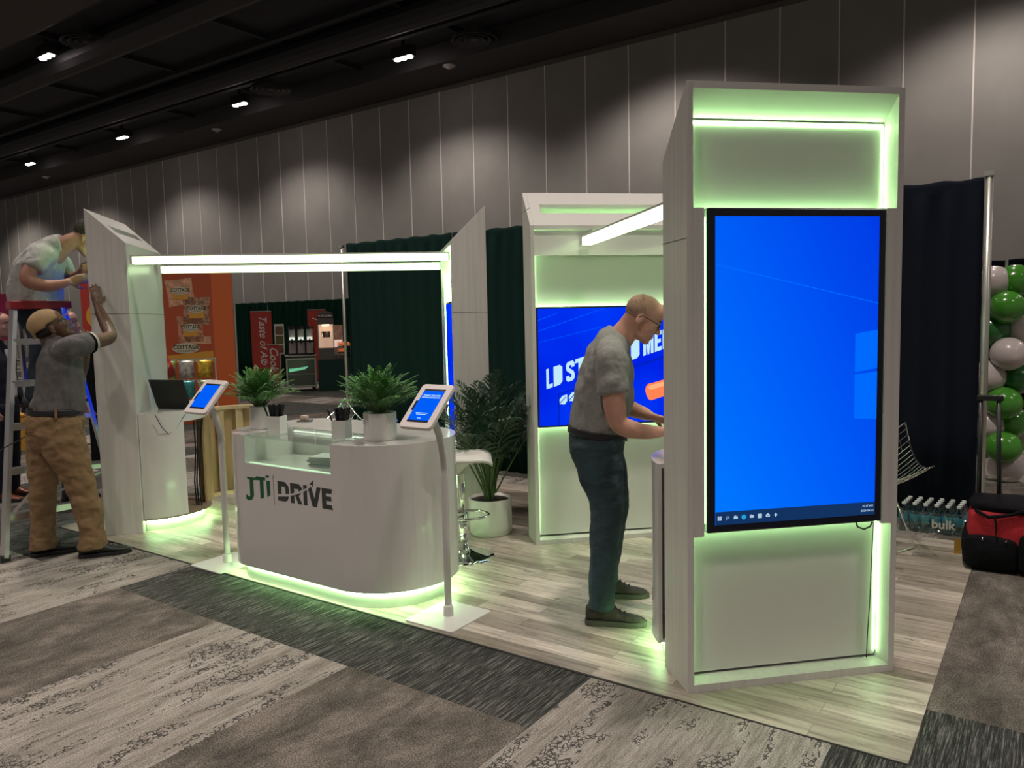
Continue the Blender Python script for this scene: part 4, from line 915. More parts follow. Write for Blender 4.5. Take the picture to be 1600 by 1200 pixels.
# ---------------------------------------------------------------- red tool bag on wheels
RED = mat('red_canvas', (0.42, 0.008, 0.018), 0.75, bump=(160, 0.3)); BLK = mat('black_canvas', (0.006, 0.006, 0.008), 0.85, spec=0.12, bump=(120, 0.3))
t = thing('tool_bag', 'red and black wheeled tool bag standing at the booth corner', 'bag', (-0.02, 2.46, FZ), math.radians(3))
def sack(x0, x1, y0, y1, z0, z1, m, name, bulge=0.015, cuts=5):
    bm = bmbox(x0, x1, y0, y1, z0, z1); bmesh.ops.subdivide_edges(bm, edges=bm.edges[:], cuts=cuts, use_grid_fill=True)
    c = Vector(((x0+x1)/2, (y0+y1)/2, (z0+z1)/2)); h = Vector(((x1-x0)/2, (y1-y0)/2, (z1-z0)/2))
    for v in bm.verts:
        q = Vector(((v.co.x-c.x)/h.x, (v.co.y-c.y)/h.y, (v.co.z-c.z)/h.z)); k = 1+0.06*(1-q.x**2*0.5-q.y**2*0.5) - 0.05*(abs(q.x)*abs(q.y)*abs(q.z))
        v.co = c + Vector((q.x*h.x*(1+bulge/h.x*(1-q.y**2)*(1-q.z**2)), q.y*h.y*(1+bulge/h.y*(1-q.x**2)*(1-q.z**2)), q.z*h.z*(1+bulge/h.z*(1-q.x**2)*(1-q.y**2))))
        rr = random.Random(int(v.co.x*999)+int(v.co.z*777)); v.co += Vector((rr.uniform(-1, 1), rr.uniform(-1, 1), rr.uniform(-1, 1)))*0.003
    o = obj(name, bm, m, t, smooth=True); md = o.modifiers.new('s', 'SUBSURF'); md.levels = 1; md.render_levels = 2
    return o
sack(0.0, 0.56, 0.0, 0.34, 0.03, 0.36, RED, 'body', 0.02)
sack(-0.012, 0.245, -0.035, 0.05, 0.02, 0.20, BLK, 'front_pocket', 0.02); sack(0.262, 0.58, -0.045, 0.06, 0.02, 0.24, BLK, 'front_pocket', 0.02); sack(-0.03, 0.05, 0.03, 0.33, 0.02, 0.21, BLK, 'side_pocket', 0.015)
sack(0.02, 0.55, 0.02, 0.32, 0.345, 0.405, BLK, 'flap', 0.03)
for a in (0.07, 0.19): sack(a-0.004, a+0.004, -0.05, -0.03, 0.19, 0.21, CHROME, 'rivet', 0.001, 1)
bm = bmesh.new(); tube(bm, [(0.03, 0.0, 0.36), (0.10, -0.03, 0.33), (0.2, -0.02, 0.35), (0.34, -0.01, 0.41), (0.5, 0.03, 0.42), (0.57, 0.08, 0.37)], 0.011, 8); obj('strap', bm, BLK, t, smooth=True)
bm = bmesh.new(); tube(bm, [(0.13, -0.04, 0.34), (0.14, -0.05, 0.27), (0.135, -0.05, 0.22)], [0.008, 0.006, 0.002], 6); obj('zip_pull', bm, BLK, t)
bm = bmesh.new(); tube(bm, [(0.30, 0.12, 0.41), (0.34, 0.11, 0.47), (0.42, 0.12, 0.49), (0.50, 0.12, 0.47), (0.53, 0.12, 0.41)], 0.014, 8); obj('carry_handle', bm, BLK, t, smooth=True)
for s, x in ((0, 0.045), (1, 0.145)): obj('handle_rod', bmtube([(x+0.015*s, 0.37, 0.05), (x-0.01*(1-s)-0.012*s, 0.37, 1.0)], 0.014, 10), BLACK, t, smooth=True)
obj('handle_grip', bmbox(0.015, 0.16, 0.352, 0.388, 0.985, 1.02), BLACK, t, bevel=0.006)
for y in (0.06, 0.30):
    bm = bmesh.new(); lathe(bm, [(0, -0.015), (0.045, -0.015), (0.05, 0), (0.045, 0.015), (0, 0.015)], 18); q = obj('wheel', bm, BLACK, t); q.location = (0.60, y, 0.05); q.rotation_euler.y = PI/2
o = obj('warning_tag', bmbox(-0.022, -0.020, -0.022, 0.022, 0.0, 0.10), mat('yellow_tag', (0.6, 0.32, 0.06), 0.5)); o.location = (-0.09, 2.72, 0); o.rotation_euler.z = -1.1
tag(o, 'small yellow hazard tag standing between the water pack and the red bag', 'tag')
bm = bmesh.new(); quad3(bm, [(-0.014, 0.02), (0.014, 0.02), (0.012, 0.09), (-0.012, 0.08)], 0); q = obj('tag_print', bm, BLACK, o); q.rotation_euler.z = PI/2; q.location = (-0.0225, 0, 0)
# white cables on the floor behind the palm
bm = bmtube([(-3.05, 2.95, 0.03), (-2.95, 2.85, 0.06), (-2.85, 2.9, 0.12), (-2.78, 2.8, 0.05), (-2.70, 2.85, 0.02), (-2.60, 2.9, 0.02)], 0.008, 6); tag(obj('white_cable', bm, WHITE, smooth=True), 'loose white cable looping behind the tall palm', 'cable')
bm = bmtube([(-2.98, 3.05, 0.03), (-2.85, 2.98, 0.14), (-2.76, 3.0, 0.06), (-2.66, 3.02, 0.10), (-2.58, 3.0, 0.02)], 0.009, 6); tag(obj('red_cable', bm, mat('red_cable', (0.35, 0.02, 0.03), 0.4), smooth=True), 'loose red cable coiled behind the tall palm', 'cable')

# ---------------------------------------------------------------- step ladder
LD = thing('step_ladder', 'aluminium step ladder with a red top beside the far left tower', 'ladder')
FL, FR, RL, RR = Vector((-5.43, -0.65, 0)), Vector((-5.44, -0.02, 0)), Vector((-6.45, 0.02, 0)), Vector((-6.22, 0.55, 0))
CL, CR = Vector((-5.93, -0.27, 1.72)), Vector((-5.84, 0.02, 1.72)); bk = Vector((-0.10, 0.07, 0))
def bar(bm, a, b, w, h, up=Vector((0, 0, 1)), side=None):
    a, b = Vector(a), Vector(b); t_ = (b-a).normalized(); s_ = side.normalized() if side is not None else t_.cross(up).normalized(); s_ = (s_ - t_*s_.dot(t_)).normalized(); u_ = s_.cross(t_)
    vs = [bm.verts.new(q + s_*x*w/2 + u_*y*h/2) for q in (a, b) for x, y in ((-1, -1), (1, -1), (1, 1), (-1, 1))]
    for f in ((0, 3, 2, 1), (4, 5, 6, 7), (0, 1, 5, 4), (1, 2, 6, 5), (2, 3, 7, 6), (3, 0, 4, 7)): bm.faces.new([vs[i] for i in f])
wd = (FR-FL).normalized()
for a, b in ((FL, CL), (FR, CR)):
    bm = bmesh.new(); bar(bm, a+Vector((0, 0, 0.02)), b, 0.028, 0.075, side=wd); obj('front_rail', bm, ALU, LD)
for a, b in ((RL, CL+bk), (RR, CR+bk)):
    bm = bmesh.new(); bar(bm, a+Vector((0, 0, 0.02)), b, 0.025, 0.04, side=wd); obj('rear_rail', bm, ALU, LD)
for k in range(5):
    s = (0.28+0.30*k)/1.72; a, b = FL.lerp(CL, s), FR.lerp(CR, s); bm = bmesh.new(); bar(bm, a, b, 0.075, 0.045); obj('step', bm, ALU, LD)
for s in (0.24, 0.50, 0.78):
    a, b = RL.lerp(CL+bk, s), RR.lerp(CR+bk, s); bm = bmesh.new(); bar(bm, a, b, 0.02, 0.035); obj('rear_brace', bm, ALU, LD)
for a, b, s in ((FL, CL, .62), (FR, CR, .62)):
    q = (RL if a is FL else RR).lerp((CL if a is FL else CR)+bk, s-0.05); bm = bmesh.new(); bar(bm, a.lerp(b, s), q, 0.008, 0.022); obj('spreader', bm, BLACK, LD)
bm = bmesh.new(); bar(bm, FL.lerp(CL, .15), FL.lerp(FR, .35)+Vector((0.0, 0, 0.46)), 0.006, 0.02); bar(bm, RL.lerp(CL, .1), RR.lerp(CR, .22), 0.008, 0.02); obj('diagonal_brace', bm, ALU, LD)
bm = bmesh.new(); bar(bm, CL-wd*0.05+bk*0.5+Vector((0, 0, 0.03)), CR+wd*0.05+bk*0.5+Vector((0, 0, 0.03)), 0.20, 0.06); obj('top_cap', bm, mat('red_ladder_cap', (0.32, 0.015, 0.02), 0.4), LD, bevel=0.008)
bm = bmesh.new(); q_ = CL.lerp(CR, 0.72)+bk*0.1; bar(bm, q_-wd*0.04+Vector((0.06, 0, 0.062)), q_+wd*0.04+Vector((0.06, 0, 0.062)), 0.03, 0.006); obj('cap_label', bm, CERAM, LD)
for a in (FL, FR, RL, RR): bm = bmesh.new(); box(bm, a.x-0.025, a.x+0.025, a.y-0.03, a.y+0.03, 0, 0.045); obj('rubber_foot', bm, BLACK, LD)
# ---------------------------------------------------------------- stands across the aisle
BAN = mat('orange_red_banner', (0.42, 0.075, 0.025), 0.6); BAN2 = mat('orange_banner_side', (0.62, 0.13, 0.03), 0.6)
def frame_local(name, label, cat, a, b, group=None):
    """an Empty at plan point a with x pointing to plan point b"""
    a, b = Vector((*a, 0)), Vector((*b, 0)); t = thing(name, label, cat, a, math.atan2(b.y-a.y, b.x-a.x), group); return t, (b-a).length
# snack company banner wall, angled toward the camera
t, L = frame_local('snack_banner', 'tall orange banner wall printed with snack bags and Cottage Country ovals', 'banner', (-11.30, 3.66), (-10.48, 4.83))
obj('panel', bmbox(0, L-0.31, 0, 0.03, 0.0, 2.42), BAN, t); obj('side_flap', bmbox(L-0.31, L, 0, 0.03, 0.0, 2.42), BAN2, t)
obj('frame_post', bmtube([(L+0.02, 0.015, 0), (L+0.02, 0.015, 2.44)], 0.018, 8), STEEL, t)
BAGP = [mat('bag_print_peach', (0.60, 0.32, 0.20), 0.5, noise=(14, 0.35)), mat('bag_print_dark', (0.36, 0.20, 0.13), 0.5, noise=(22, 0.7)), mat('bag_print_mixed', (0.48, 0.22, 0.13), 0.5, noise=(22, 0.6))]
OVAL = mat('cream_oval', (0.55, 0.50, 0.38), 0.5); LET = mat('dark_logo_letters', (0.03, 0.035, 0.02), 0.5); YEL = mat('amber_band', (0.62, 0.30, 0.04), 0.5)
def oval(name, cx, cz, rx, rz_, y, m, par):
    bm = bmesh.new(); n = 28; poly3(bm, [(cx+rx*math.cos(k*2*PI/n), y, cz+rz_*math.sin(k*2*PI/n)) for k in range(n)], (0, 0.002, 0)); return obj(name, bm, m, par)
for i, (cx, cz, w, h, a) in enumerate([(0.66, 2.09, 0.20, 0.21, 0.12), (0.88, 1.80, 0.20, 0.22, -0.05), (0.78, 1.51, 0.19, 0.21, 0.03), (0.88, 1.33, 0.20, 0.06, 0.0)]):
    c, s = math.cos(a), math.sin(a)
    P = [(-w, -h), (-w*.93, 0), (-w, h), (0, h*.94), (w, h), (w*.93, 0), (w, -h), (0, -h*.94)]
    bm = bmesh.new(); poly3(bm, [(cx+x*c-z*s, -0.003, cz+x*s+z*c) for x, z in P], (0, 0.002, 0)); g_ = obj('printed_bag', bm, BAGP[i % 3], t)
    if i < 3:
        bm = bmesh.new(); poly3(bm, [(cx-w*.55, -0.006, cz-h*.55), (cx+w*.55, -0.006, cz-h*.55), (cx+w*.55, -0.006, cz-0.02), (cx-w*.55, -0.006, cz-0.02)], (0, 0.002, 0)); obj('amber_label', bm, YEL, g_)
        oval('cream_oval', cx, cz+0.02, w*0.62, h*0.30, -0.008, OVAL, g_)
        text('lettering', 'COTTAGE', 0.075, LET, g_, (cx, -0.0085, cz+0.01), (1, 0, 0), (0, 0, 1), bold=0.002, align='CENTER', depth=0.0005, sx=0.8); text('small_lettering', 'COUNTRY', 0.032, LET, g_, (cx, -0.0085, cz-0.025), (1, 0, 0), (0, 0, 1), align='CENTER', depth=0.0005)
bm = bmesh.new(); poly3(bm, [(0.42, -0.004, 0.98), (1.10, -0.004, 0.98), (1.10, -0.004, 1.16), (0.42, -0.004, 1.10)], (0, 0.002, 0)); obj('amber_band', bm, YEL, t)
oval('cream_oval', 0.70, 1.21, 0.20, 0.085, -0.006, OVAL, t); text('lettering', 'COTTAGE', 0.085, LET, t, (0.70, -0.0072, 1.20), (1, 0, 0), (0, 0, 1), bold=0.003, align='CENTER', depth=0.0005, sx=0.95); text('small_lettering', 'COUNTRY', 0.045, LET, t, (0.70, -0.0072, 1.15), (1, 0, 0), (0, 0, 1), align='CENTER', depth=0.0005, sx=1.2)
# rack of snack bags
t, L = frame_local('bag_rack', 'clear display rack of silvery snack bags in front of the orange banner', 'rack', (-8.93, 2.60), (-8.53, 3.14))
for x in (0, L): obj('rack_post', bmbox(x-0.008, x+0.008, -0.01, 0.01, 0, 1.15), ALU, t)
for z in (1.13, 0.86, 0.60, 0.36): obj('rack_bar', bmbox(0, L, -0.006, 0.006, z, z+0.012), ALU, t)
obj('rack_foot', bmbox(-0.05, L+0.05, -0.15, 0.15, 0, 0.03), ALU, t)
bc = [(0.30, 0.42, 0.10), (0.45, 0.42, 0.38), (0.60, 0.38, 0.04), (0.16, 0.32, 0.10), (0.05, 0.25, 0.26), (0.35, 0.38, 0.22), (0.42, 0.12, 0.04), (0.5, 0.46, 0.4), (0.08, 0.08, 0.09)]
pos_w = ['top left', 'top middle', 'top right', 'middle left', 'centre', 'middle right', 'bottom left', 'bottom middle', 'bottom right']
for k in range(9):
    i, j = k % 3, k//3; b = thing('snack_bag', 'shiny snack bag hanging %s on the rack by the laptop' % pos_w[k], 'snack bag', (t.location.x + math.cos(t.rotation_euler.z)*(0.11+0.215*i) + 0.03*math.sin(t.rotation_euler.z), t.location.y + math.sin(t.rotation_euler.z)*(0.11+0.215*i) - 0.03*math.cos(t.rotation_euler.z), 0.895-0.26*j), t.rotation_euler.z, 'snack bags on the rack')
    bm = bmesh.new(); rows = []
    for a in range(7):
        zz = a/6*0.235; th_ = 0.026*math.sin(PI*a/6)**0.6+0.001; rows.append([bm.verts.new((x_*0.095*(1-0.05*math.sin(PI*a/6)), -y_*th_, zz)) for x_, y_ in ((-1, 0), (-0.5, 1), (0.5, 1), (1, 0), (0.5, -0.2), (-0.5, -0.2))])
    for r0, r1 in zip(rows, rows[1:]):
        for q in range(6): bm.faces.new((r0[q], r0[(q+1) % 6], r1[(q+1) % 6], r1[q]))
    bm.faces.new(rows[0][::-1]); bm.faces.new(rows[-1])
    obj('pouch', bm, mat('foil_%d' % k, bc[k], 0.3, metal=0.35, noise=(26, 0.6)), b, smooth=True)
    obj('header', bmbox(-0.095, 0.095, -0.003, 0.003, 0.20, 0.24), mat('silver_foil', (0.65, 0.62, 0.55), 0.25, metal=0.8, bump=(40, 0.8)), b)
# roll-up banners
RB = mat('red_rollup_banner', (0.44, 0.05, 0.035), 0.55); WL = mat('white_script', (0.75, 0.70, 0.68), 0.5)
def rollup(label, a, b, z0, z1, s, size, tx, tz):
    t, L = frame_local('rollup_banner', label, 'banner', a, b, 'red roll-up banners'); obj('sheet', bmbox(0, L, 0, 0.006, z0, z1), RB, t); obj('top_bar', bmbox(0, L, -0.008, 0.014, z1, z1+0.02), ALU, t)
    obj('base', bmbox(-0.01, L+0.01, -0.08, 0.08, 0, 0.07), ALU, t); obj('support_pole', bmtube([(L/2, 0.04, 0.05), (L/2, 0.02, z1)], 0.012, 8), ALU, t)
    if s: text('script_lettering', s, size, WL, t, (tx, -0.003, tz), (0, 0, -1), (1, 0, 0), bold=0.003, shear=0.35, depth=0.0005, sx=0.95)
rollup('tall red roll-up banner with white script reading Taste of, left of the drink machine', (-15.97, 9.21), (-15.66, 9.60), 0.1, 1.86, 'Taste of Alb', 0.26, 0.20, 1.78)
rollup('short red roll-up banner with white script just behind the left palm', (-14.83, 8.79), (-14.66, 9.00), 0.05, 1.06, 'Cook', 0.26, 0.06, 1.02)
rollup('red banner corner showing behind the popcorn machine', (-15.12, 10.28), (-14.84, 10.63), 0.1, 1.88, 'T', 0.26, 0.12, 1.75)
# picture easel, drink machines, cooler, popcorn machine, table
t, L = frame_local('photo_board', 'narrow framed photo board between the red banner and the drink machine', 'picture board', (-14.82, 9.01), (-14.68, 9.18)); obj('board', bmbox(0, L, 0, 0.02, 0.83, 1.55), CERAM, t); obj('picture', bmbox(0.025, L-0.025, -0.003, 0.0, 1.30, 1.50), mat('food_photo', (0.2, 0.12, 0.07), 0.4, noise=(30, 0.7)), t); obj('picture', bmbox(0.025, L-0.025, -0.003, 0.0, 1.08, 1.27), mat('food_photo_green', (0.12, 0.14, 0.04), 0.4, noise=(30, 0.7)), t); obj('picture', bmbox(0.025, L-0.025, -0.003, 0.0, 0.87, 1.05), mat('food_photo', (0.2, 0.12, 0.07), 0.4), t)
obj('leg', bmbox(0.09, 0.12, 0.02, 0.05, 0, 0.83), ALU, t)
t, L = frame_local('drink_cooler', 'small glass-fronted metal cooler on castors under the slush machine', 'cooler', (-14.04, 8.68), (-13.62, 9.20))
obj('cabinet', bmbox(0, L, 0.02, 0.36, 0.08, 0.80), mat('cooler_dark', (0.05, 0.055, 0.05), 0.5), t)
bm = bmesh.new()
for a in ((0, L, 0.72, 0.76), (0, L, 0.08, 0.13), (0, 0.035, 0.13, 0.72), (L-0.035, L, 0.13, 0.72)): box(bm, a[0], a[1], -0.01, 0.02, a[2], a[3])
obj('door_frame', bm, ALU, t); obj('worktop', bmbox(-0.02, L+0.02, -0.01, 0.37, 0.80, 0.83), ALU, t)
obj('door_glass', bmbox(0.035, L-0.035, 0.0, 0.004, 0.13, 0.72), mat('cooler_glass', (0.10, 0.12, 0.10), 0.15), t)
bm = bmesh.new(); poly3(bm, [(0.06, -0.003, 0.44), (0.06, -0.003, 0.52), (0.30, -0.003, 0.54), (0.50, -0.003, 0.57), (0.42, -0.003, 0.50)], (0, 0.002, 0)); obj('painted_reflection', bm, mat('cooler_reflection_glow', (0.25, 0.6, 0.4), 0.3, emis=(0.15, 0.6, 0.32), estr=0.6), t)  # reflection on the door glass drawn as a glowing shape
obj('shelf', bmbox(0.04, L-0.04, -0.002, 0.0, 0.385, 0.395), ALU, t)
for x, y in ((0.06, 0.06), (L-0.06, 0.06), (0.06, 0.44), (L-0.06, 0.44)): bm = bmesh.new(); lathe(bm, [(0, -0.015), (0.04, -0.015), (0.04, 0.015), (0, 0.015)], 12); q = obj('castor', bm, BLACK, t); q.location = (x, y, 0.04); q.rotation_euler.x = PI/2
t, L = frame_local('slush_machine', 'three-bowl drink machine standing on the small cooler', 'drink machine', (-14.02, 8.74), (-13.64, 9.19))
obj('housing', bmbox(0, L, 0.0, 0.35, 0.832, 1.17), BLACK, t)
for k in range(3):
    x = L*(k+0.5)/3; bm = bmesh.new(); cyl(bm, x, 0.2, 0.075, 1.19, 1.42, 18); q = obj('bowl', bm, mat('clear_bowl', (0.35, 0.38, 0.36), 0.1), t); bm = bmesh.new(); cyl(bm, x, 0.2, 0.082, 1.42, 1.49, 18); obj('lid', bm, BLACK, q)
    bm = bmesh.new(); cyl(bm, x, 0.10, 0.06, 1.17, 1.24, 16); obj('painted_glow_ice', bm, mat('painted_glow_ice', (0.8, 0.8, 0.75), 0.4, emis=(0.9, 1.0, 0.85), estr=0.6), q)  # brightness of the ice put in as a faint glow of its own
    obj('front_plate', bmbox(x-0.075, x+0.075, -0.012, 0.0, 0.87, 1.12), mat('drink_label', (0.42, 0.38, 0.38), 0.4), t); obj('tap', bmbox(x-0.02, x+0.02, -0.06, 0.0, 1.10, 1.20), BLACK, t)
t, L = frame_local('covered_table', 'table with a dark green cloth under the popcorn machine', 'table', (-13.36, 9.03), (-12.70, 9.77)); obj('cloth', bmbox(0, L, 0, 0.5, 0, 0.70), mat('dark_green_cloth', (0.004, 0.035, 0.028), 0.85), t); obj('table_top', bmbox(0.01, L-0.01, 0.01, 0.49, 0.70, 0.72), mat('dark_table_top', (0.02, 0.03, 0.03), 0.5), t)
t, L = frame_local('popcorn_machine', 'lit popcorn machine with a sign on top standing on the dark table', 'popcorn machine', (-13.36, 9.06), (-13.12, 9.33)); PM = t
BR = mat('popcorn_metal', (0.16, 0.16, 0.15), 0.4, metal=0.5)
obj('base', bmbox(0, L, 0, 0.42, 0.722, 0.98), BR, t); obj('roof', bmbox(0, L, 0, 0.42, 1.52, 1.66), BR, t)
for x, y in ((0, 0), (L-0.02, 0), (0, 0.40), (L-0.02, 0.40)): obj('corner_post', bmbox(x, x+0.02, y, y+0.02, 0.98, 1.52), ALU, t)
obj('back_wall', bmbox(0.02, L-0.02, 0.38, 0.39, 0.98, 1.52), mat('warm_painted_glow', (0.8, 0.65, 0.5), 0.4, emis=(1.0, 0.62, 0.42), estr=0.35), t)  # back wall glows by itself, standing for lamplight falling on it
obj('warm_lamp', bmbox(0.1, L-0.1, 0.1, 0.2, 1.49, 1.515), emit('warm_lamp_glow', (1.0, 0.7, 0.45), 9.0), t)
bm = bmesh.new(); lathe(bm, [(0, 1.22), (0.09, 1.22), (0.10, 1.36), (0, 1.36)], 16, (L/2, 0.2)); obj('kettle', bm, CHROME, t)
sgn = obj('sign', bmbox(0.0, L, 0.05, 0.07, 1.665, 1.76), BLACK, t); bm = bmesh.new(); prism(bm, arc(0, 0, L*0.45, 0, 180, 14), 0, 0.02); q = obj('sign_arch', bm, BR, t); q.rotation_euler.x = PI/2; q.location = (L/2, 0.07, 1.76); q.scale.y = 0.35
text('sign_lettering', 'POPCORN', 0.075, WL, sgn, (L/2, 0.047, 1.69), (1, 0, 0), (0, 0, 1), bold=0.002, align='CENTER', depth=0.0005, sx=0.9)
t, L = frame_local('glass_warmer', 'lit glass case of red cups left of the popcorn machine', 'glass case', (-13.60, 9.55), (-13.36, 9.82))
obj('frame', bmbox(0, L, 0.1, 0.12, 0.78, 1.50), mat('warm_panel', (0.45, 0.30, 0.24), 0.5, noise=(8, 0.4)), t); obj('light_panel', bmbox(0.03, L-0.02, 0.095, 0.1, 0.98, 1.15), mat('warm_white_panel', (0.7, 0.55, 0.5), 0.5, emis=(1.0, 0.75, 0.65), estr=0.5), t); obj('foot', bmbox(0, L, 0.1, 0.3, 0.722, 0.78), BR, t)
t, L = frame_local('snack_tray', 'two-tier shelf of bright orange popcorn tubs right of the popcorn machine', 'snack tray', (-13.08, 9.38), (-12.88, 9.60))
for z in (0.722, 0.87, 1.0): obj('shelf', bmbox(0, L, 0, 0.25, z, z+0.015), BLACK, t)
for x in (0, L-0.01): obj('post', bmbox(x, x+0.01, 0, 0.01, 0.735, 1.10), ALU, t)
ORG = mat('orange_snacks_painted_glow', (0.8, 0.18, 0.05), 0.5, emis=(1.0, 0.25, 0.06), estr=0.25, noise=(30, 0.5))  # lamplight on the snacks put into their material as a weak glow
rr = random.Random(4)
def lump(bm, x, y, z, r): bmesh.ops.create_icosphere(bm, subdivisions=1, radius=r, matrix=Matrix.Translation((x, y, z)))
bm = bmesh.new()
for _ in range(40): lump(bm, rr.uniform(0.03, L-0.03), rr.uniform(0.03, 0.2), rr.uniform(1.03, 1.10), 0.022)
for _ in range(14): lump(bm, rr.uniform(0.02, L*0.5), rr.uniform(0.03, 0.12), rr.uniform(0.90, 0.95), 0.022)
q = obj('snack_heap', bm, ORG, t); q['kind'] = 'stuff'
# pink sign at the left, circle sign behind the ladder
t, L = frame_local('pink_sign', 'magenta sign with white letters at the left edge behind the suited person', 'sign', (-12.7, 1.95), (-12.45, 2.55)); obj('board', bmbox(-0.3, L-0.18, 0, 0.03, 1.40, 2.10), mat('magenta_board', (0.30, 0.01, 0.08), 0.5), t); text('lettering', 'o', 0.38, WL, t, (0.10, -0.003, 1.66), (1, 0, 0), (0, 0, 1), bold=0.006, depth=0.0005); obj('post', bmbox(0.1, 0.14, 0, 0.03, 0, 1.40), STEEL, t)
t, L = frame_local('round_emblem_sign', 'red sign with a yellow ring and pale middle behind the ladder', 'sign', (-8.915, 1.685), (-8.73, 2.10)); obj('board', bmbox(0, L, 0, 0.03, 1.42, 2.10), mat('red_board', (0.42, 0.03, 0.02), 0.5), t); obj('dark_lower_panel', bmbox(0, L, 0, 0.03, 0, 1.42), BLK, t)
oval('yellow_ring', 0.22, 1.70, 0.18, 0.18, -0.005, mat('ring_yellow', (0.6, 0.30, 0.03), 0.5), t); oval('pale_middle', 0.22, 1.70, 0.125, 0.125, -0.008, mat('ring_pale', (0.5, 0.45, 0.42), 0.5), t)
t = thing('red_display_stand', 'dark red stand at the right edge behind the balloons', 'stand', (0.62, 7.6, 0)); obj('cloth', bmbox(-0.45, 0.6, 0, 0.6, 0, 1.25), mat('dark_red_cloth', (0.16, 0.005, 0.02), 0.7, noise=(3, 0.4)), t); bm = bmesh.new()
rr = random.Random(9)
for _ in range(26): lump(bm, rr.uniform(-0.4, 0.4), rr.uniform(0.05, 0.4), 1.30+rr.uniform(0, 0.25), 0.06)
q = obj('pink_flowers', bm, mat('pink_flowers', (0.40, 0.03, 0.10), 0.6), t); q['kind'] = 'stuff'
t = thing('wood_crate', 'yellow box on the carpet far behind the suited person', 'box', (-10.6, 1.55, 0), 0.9); obj('crate_side', bmbox(-0.3, 0.3, 0, 0.3, 0.0, 0.45), mat('yellow_box', (0.5, 0.26, 0.02), 0.6), t); obj('crate_lid', bmbox(-0.31, 0.31, -0.01, 0.31, 0.45, 0.47), mat('yellow_box', (0.5, 0.26, 0.02), 0.6), t)
# ---------------------------------------------------------------- people
def ering(bm, c, ax, ay, ra, rb, seg=16):
    return [bm.verts.new(c + ax*math.cos(k*2*PI/seg)*ra + ay*math.sin(k*2*PI/seg)*rb) for k in range(seg)]
def limb(bm, pts, rad, hint=(0, 1, 0), seg=14, fs=1.0, fe=1.0):
    """closed rounded tube through pts; rad = number or (side, other) per point; hint = direction of the first radius"""
    P = [Vector(q) for q in pts]; n = len(P); R = [(r, r) if not isinstance(r, (tuple, list)) else r for r in rad]; h = Vector(hint)
    rings = []
    def frame(t):
        a = (h - t*h.dot(t)); a = a.normalized() if a.length > 1e-3 else t.orthogonal().normalized(); return a, t.cross(a).normalized()
    t0 = (P[1]-P[0]).normalized(); t1 = (P[-1]-P[-2]).normalized()
    a, b = frame(t0)
    r0 = min(R[0])
    for s in (0.97, 0.7, 0.35): k = math.sqrt(1-s*s); rings.append(ering(bm, P[0]-t0*r0*s*0.8*fs, a, b, R[0][0]*k, R[0][1]*k, seg))
    for i in range(n):
        t = (P[min(i+1, n-1)]-P[max(i-1, 0)]).normalized(); a, b = frame(t); rings.append(ering(bm, P[i], a, b, R[i][0], R[i][1], seg))
    a, b = frame(t1); r1 = min(R[-1])
    for s in (0.35, 0.7, 0.97): k = math.sqrt(1-s*s); rings.append(ering(bm, P[-1]+t1*r1*s*0.8*fe, a, b, R[-1][0]*k, R[-1][1]*k, seg))
    for x, y in zip(rings, rings[1:]):
        for k in range(seg): bm.faces.new((x[k], x[(k+1) % seg], y[(k+1) % seg], y[k]))
    bm.faces.new(rings[0][::-1]); bm.faces.new(rings[-1])
def blob(bm, c, r, M=None, sub=3):
    T_ = Matrix.Translation(Vector(c)) @ (M.to_4x4() if M is not None else Matrix.Identity(4)) @ Matrix.Diagonal((*r, 1))
    bmesh.ops.create_icosphere(bm, subdivisions=sub, radius=1.0, matrix=T_)
def curvepts(pts, n=4):
    """Catmull-Rom refinement of a list of (point, radii)"""
    P = [Vector(p[0]) for p in pts]; R = [p[1] if isinstance(p[1], (tuple, list)) else (p[1], p[1]) for p in pts]; out, ro = [], []
    for i in range(len(P)-1):
        p0, p1, p2, p3 = P[max(i-1, 0)], P[i], P[i+1], P[min(i+2, len(P)-1)]
        for k in range(n):
            t = k/n; q = 0.5*((2*p1) + (p2-p0)*t + (2*p0-5*p1+4*p2-p3)*t*t + (3*p1-p0-3*p2+p3)*t**3); out.append(q)
            s = t*t*(3-2*t); ro.append((R[i][0]*(1-s)+R[i+1][0]*s, R[i][1]*(1-s)+R[i+1][1]*s))
    out.append(P[-1]); ro.append(R[-1]); return out, ro
def sl(bm, pts, hint=(0, 1, 0), seg=16, n=4, fs=1.0, fe=1.0):
    p, r = curvepts(pts, n); limb(bm, p, r, hint, seg, fs, fe)
def fuse(name, bm, m, parent, voxel, smooth=4, wrinkle=0.0, wscale=14):
    bmesh.ops.recalc_face_normals(bm, faces=bm.faces)
    me = D.meshes.new('tmp'); bm.to_mesh(me); bm.free(); o = D.objects.new('tmp', me); COL.objects.link(o)
    r = o.modifiers.new('r', 'REMESH'); r.mode = 'VOXEL'; r.voxel_size = voxel; r.use_smooth_shade = True
    s = o.modifiers.new('s', 'SMOOTH'); s.factor = 0.5; s.iterations = smooth
    if wrinkle:
        tx = D.textures.new('folds', 'CLOUDS'); tx.noise_scale = 1.0/wscale; tx.noise_depth = 1
        d = o.modifiers.new('d', 'DISPLACE'); d.texture = tx; d.strength = wrinkle; d.mid_level = 0.5; d.texture_coords = 'LOCAL'
    n_ = D.meshes.new_from_object(o.evaluated_get(bpy.context.evaluated_depsgraph_get())); D.objects.remove(o); n_.name = name
    n_.materials.clear(); n_.materials.append(m)
    for f in n_.polygons: f.use_smooth = True
    q = D.objects.new(name, n_); COL.objects.link(q); q.parent = parent; return q
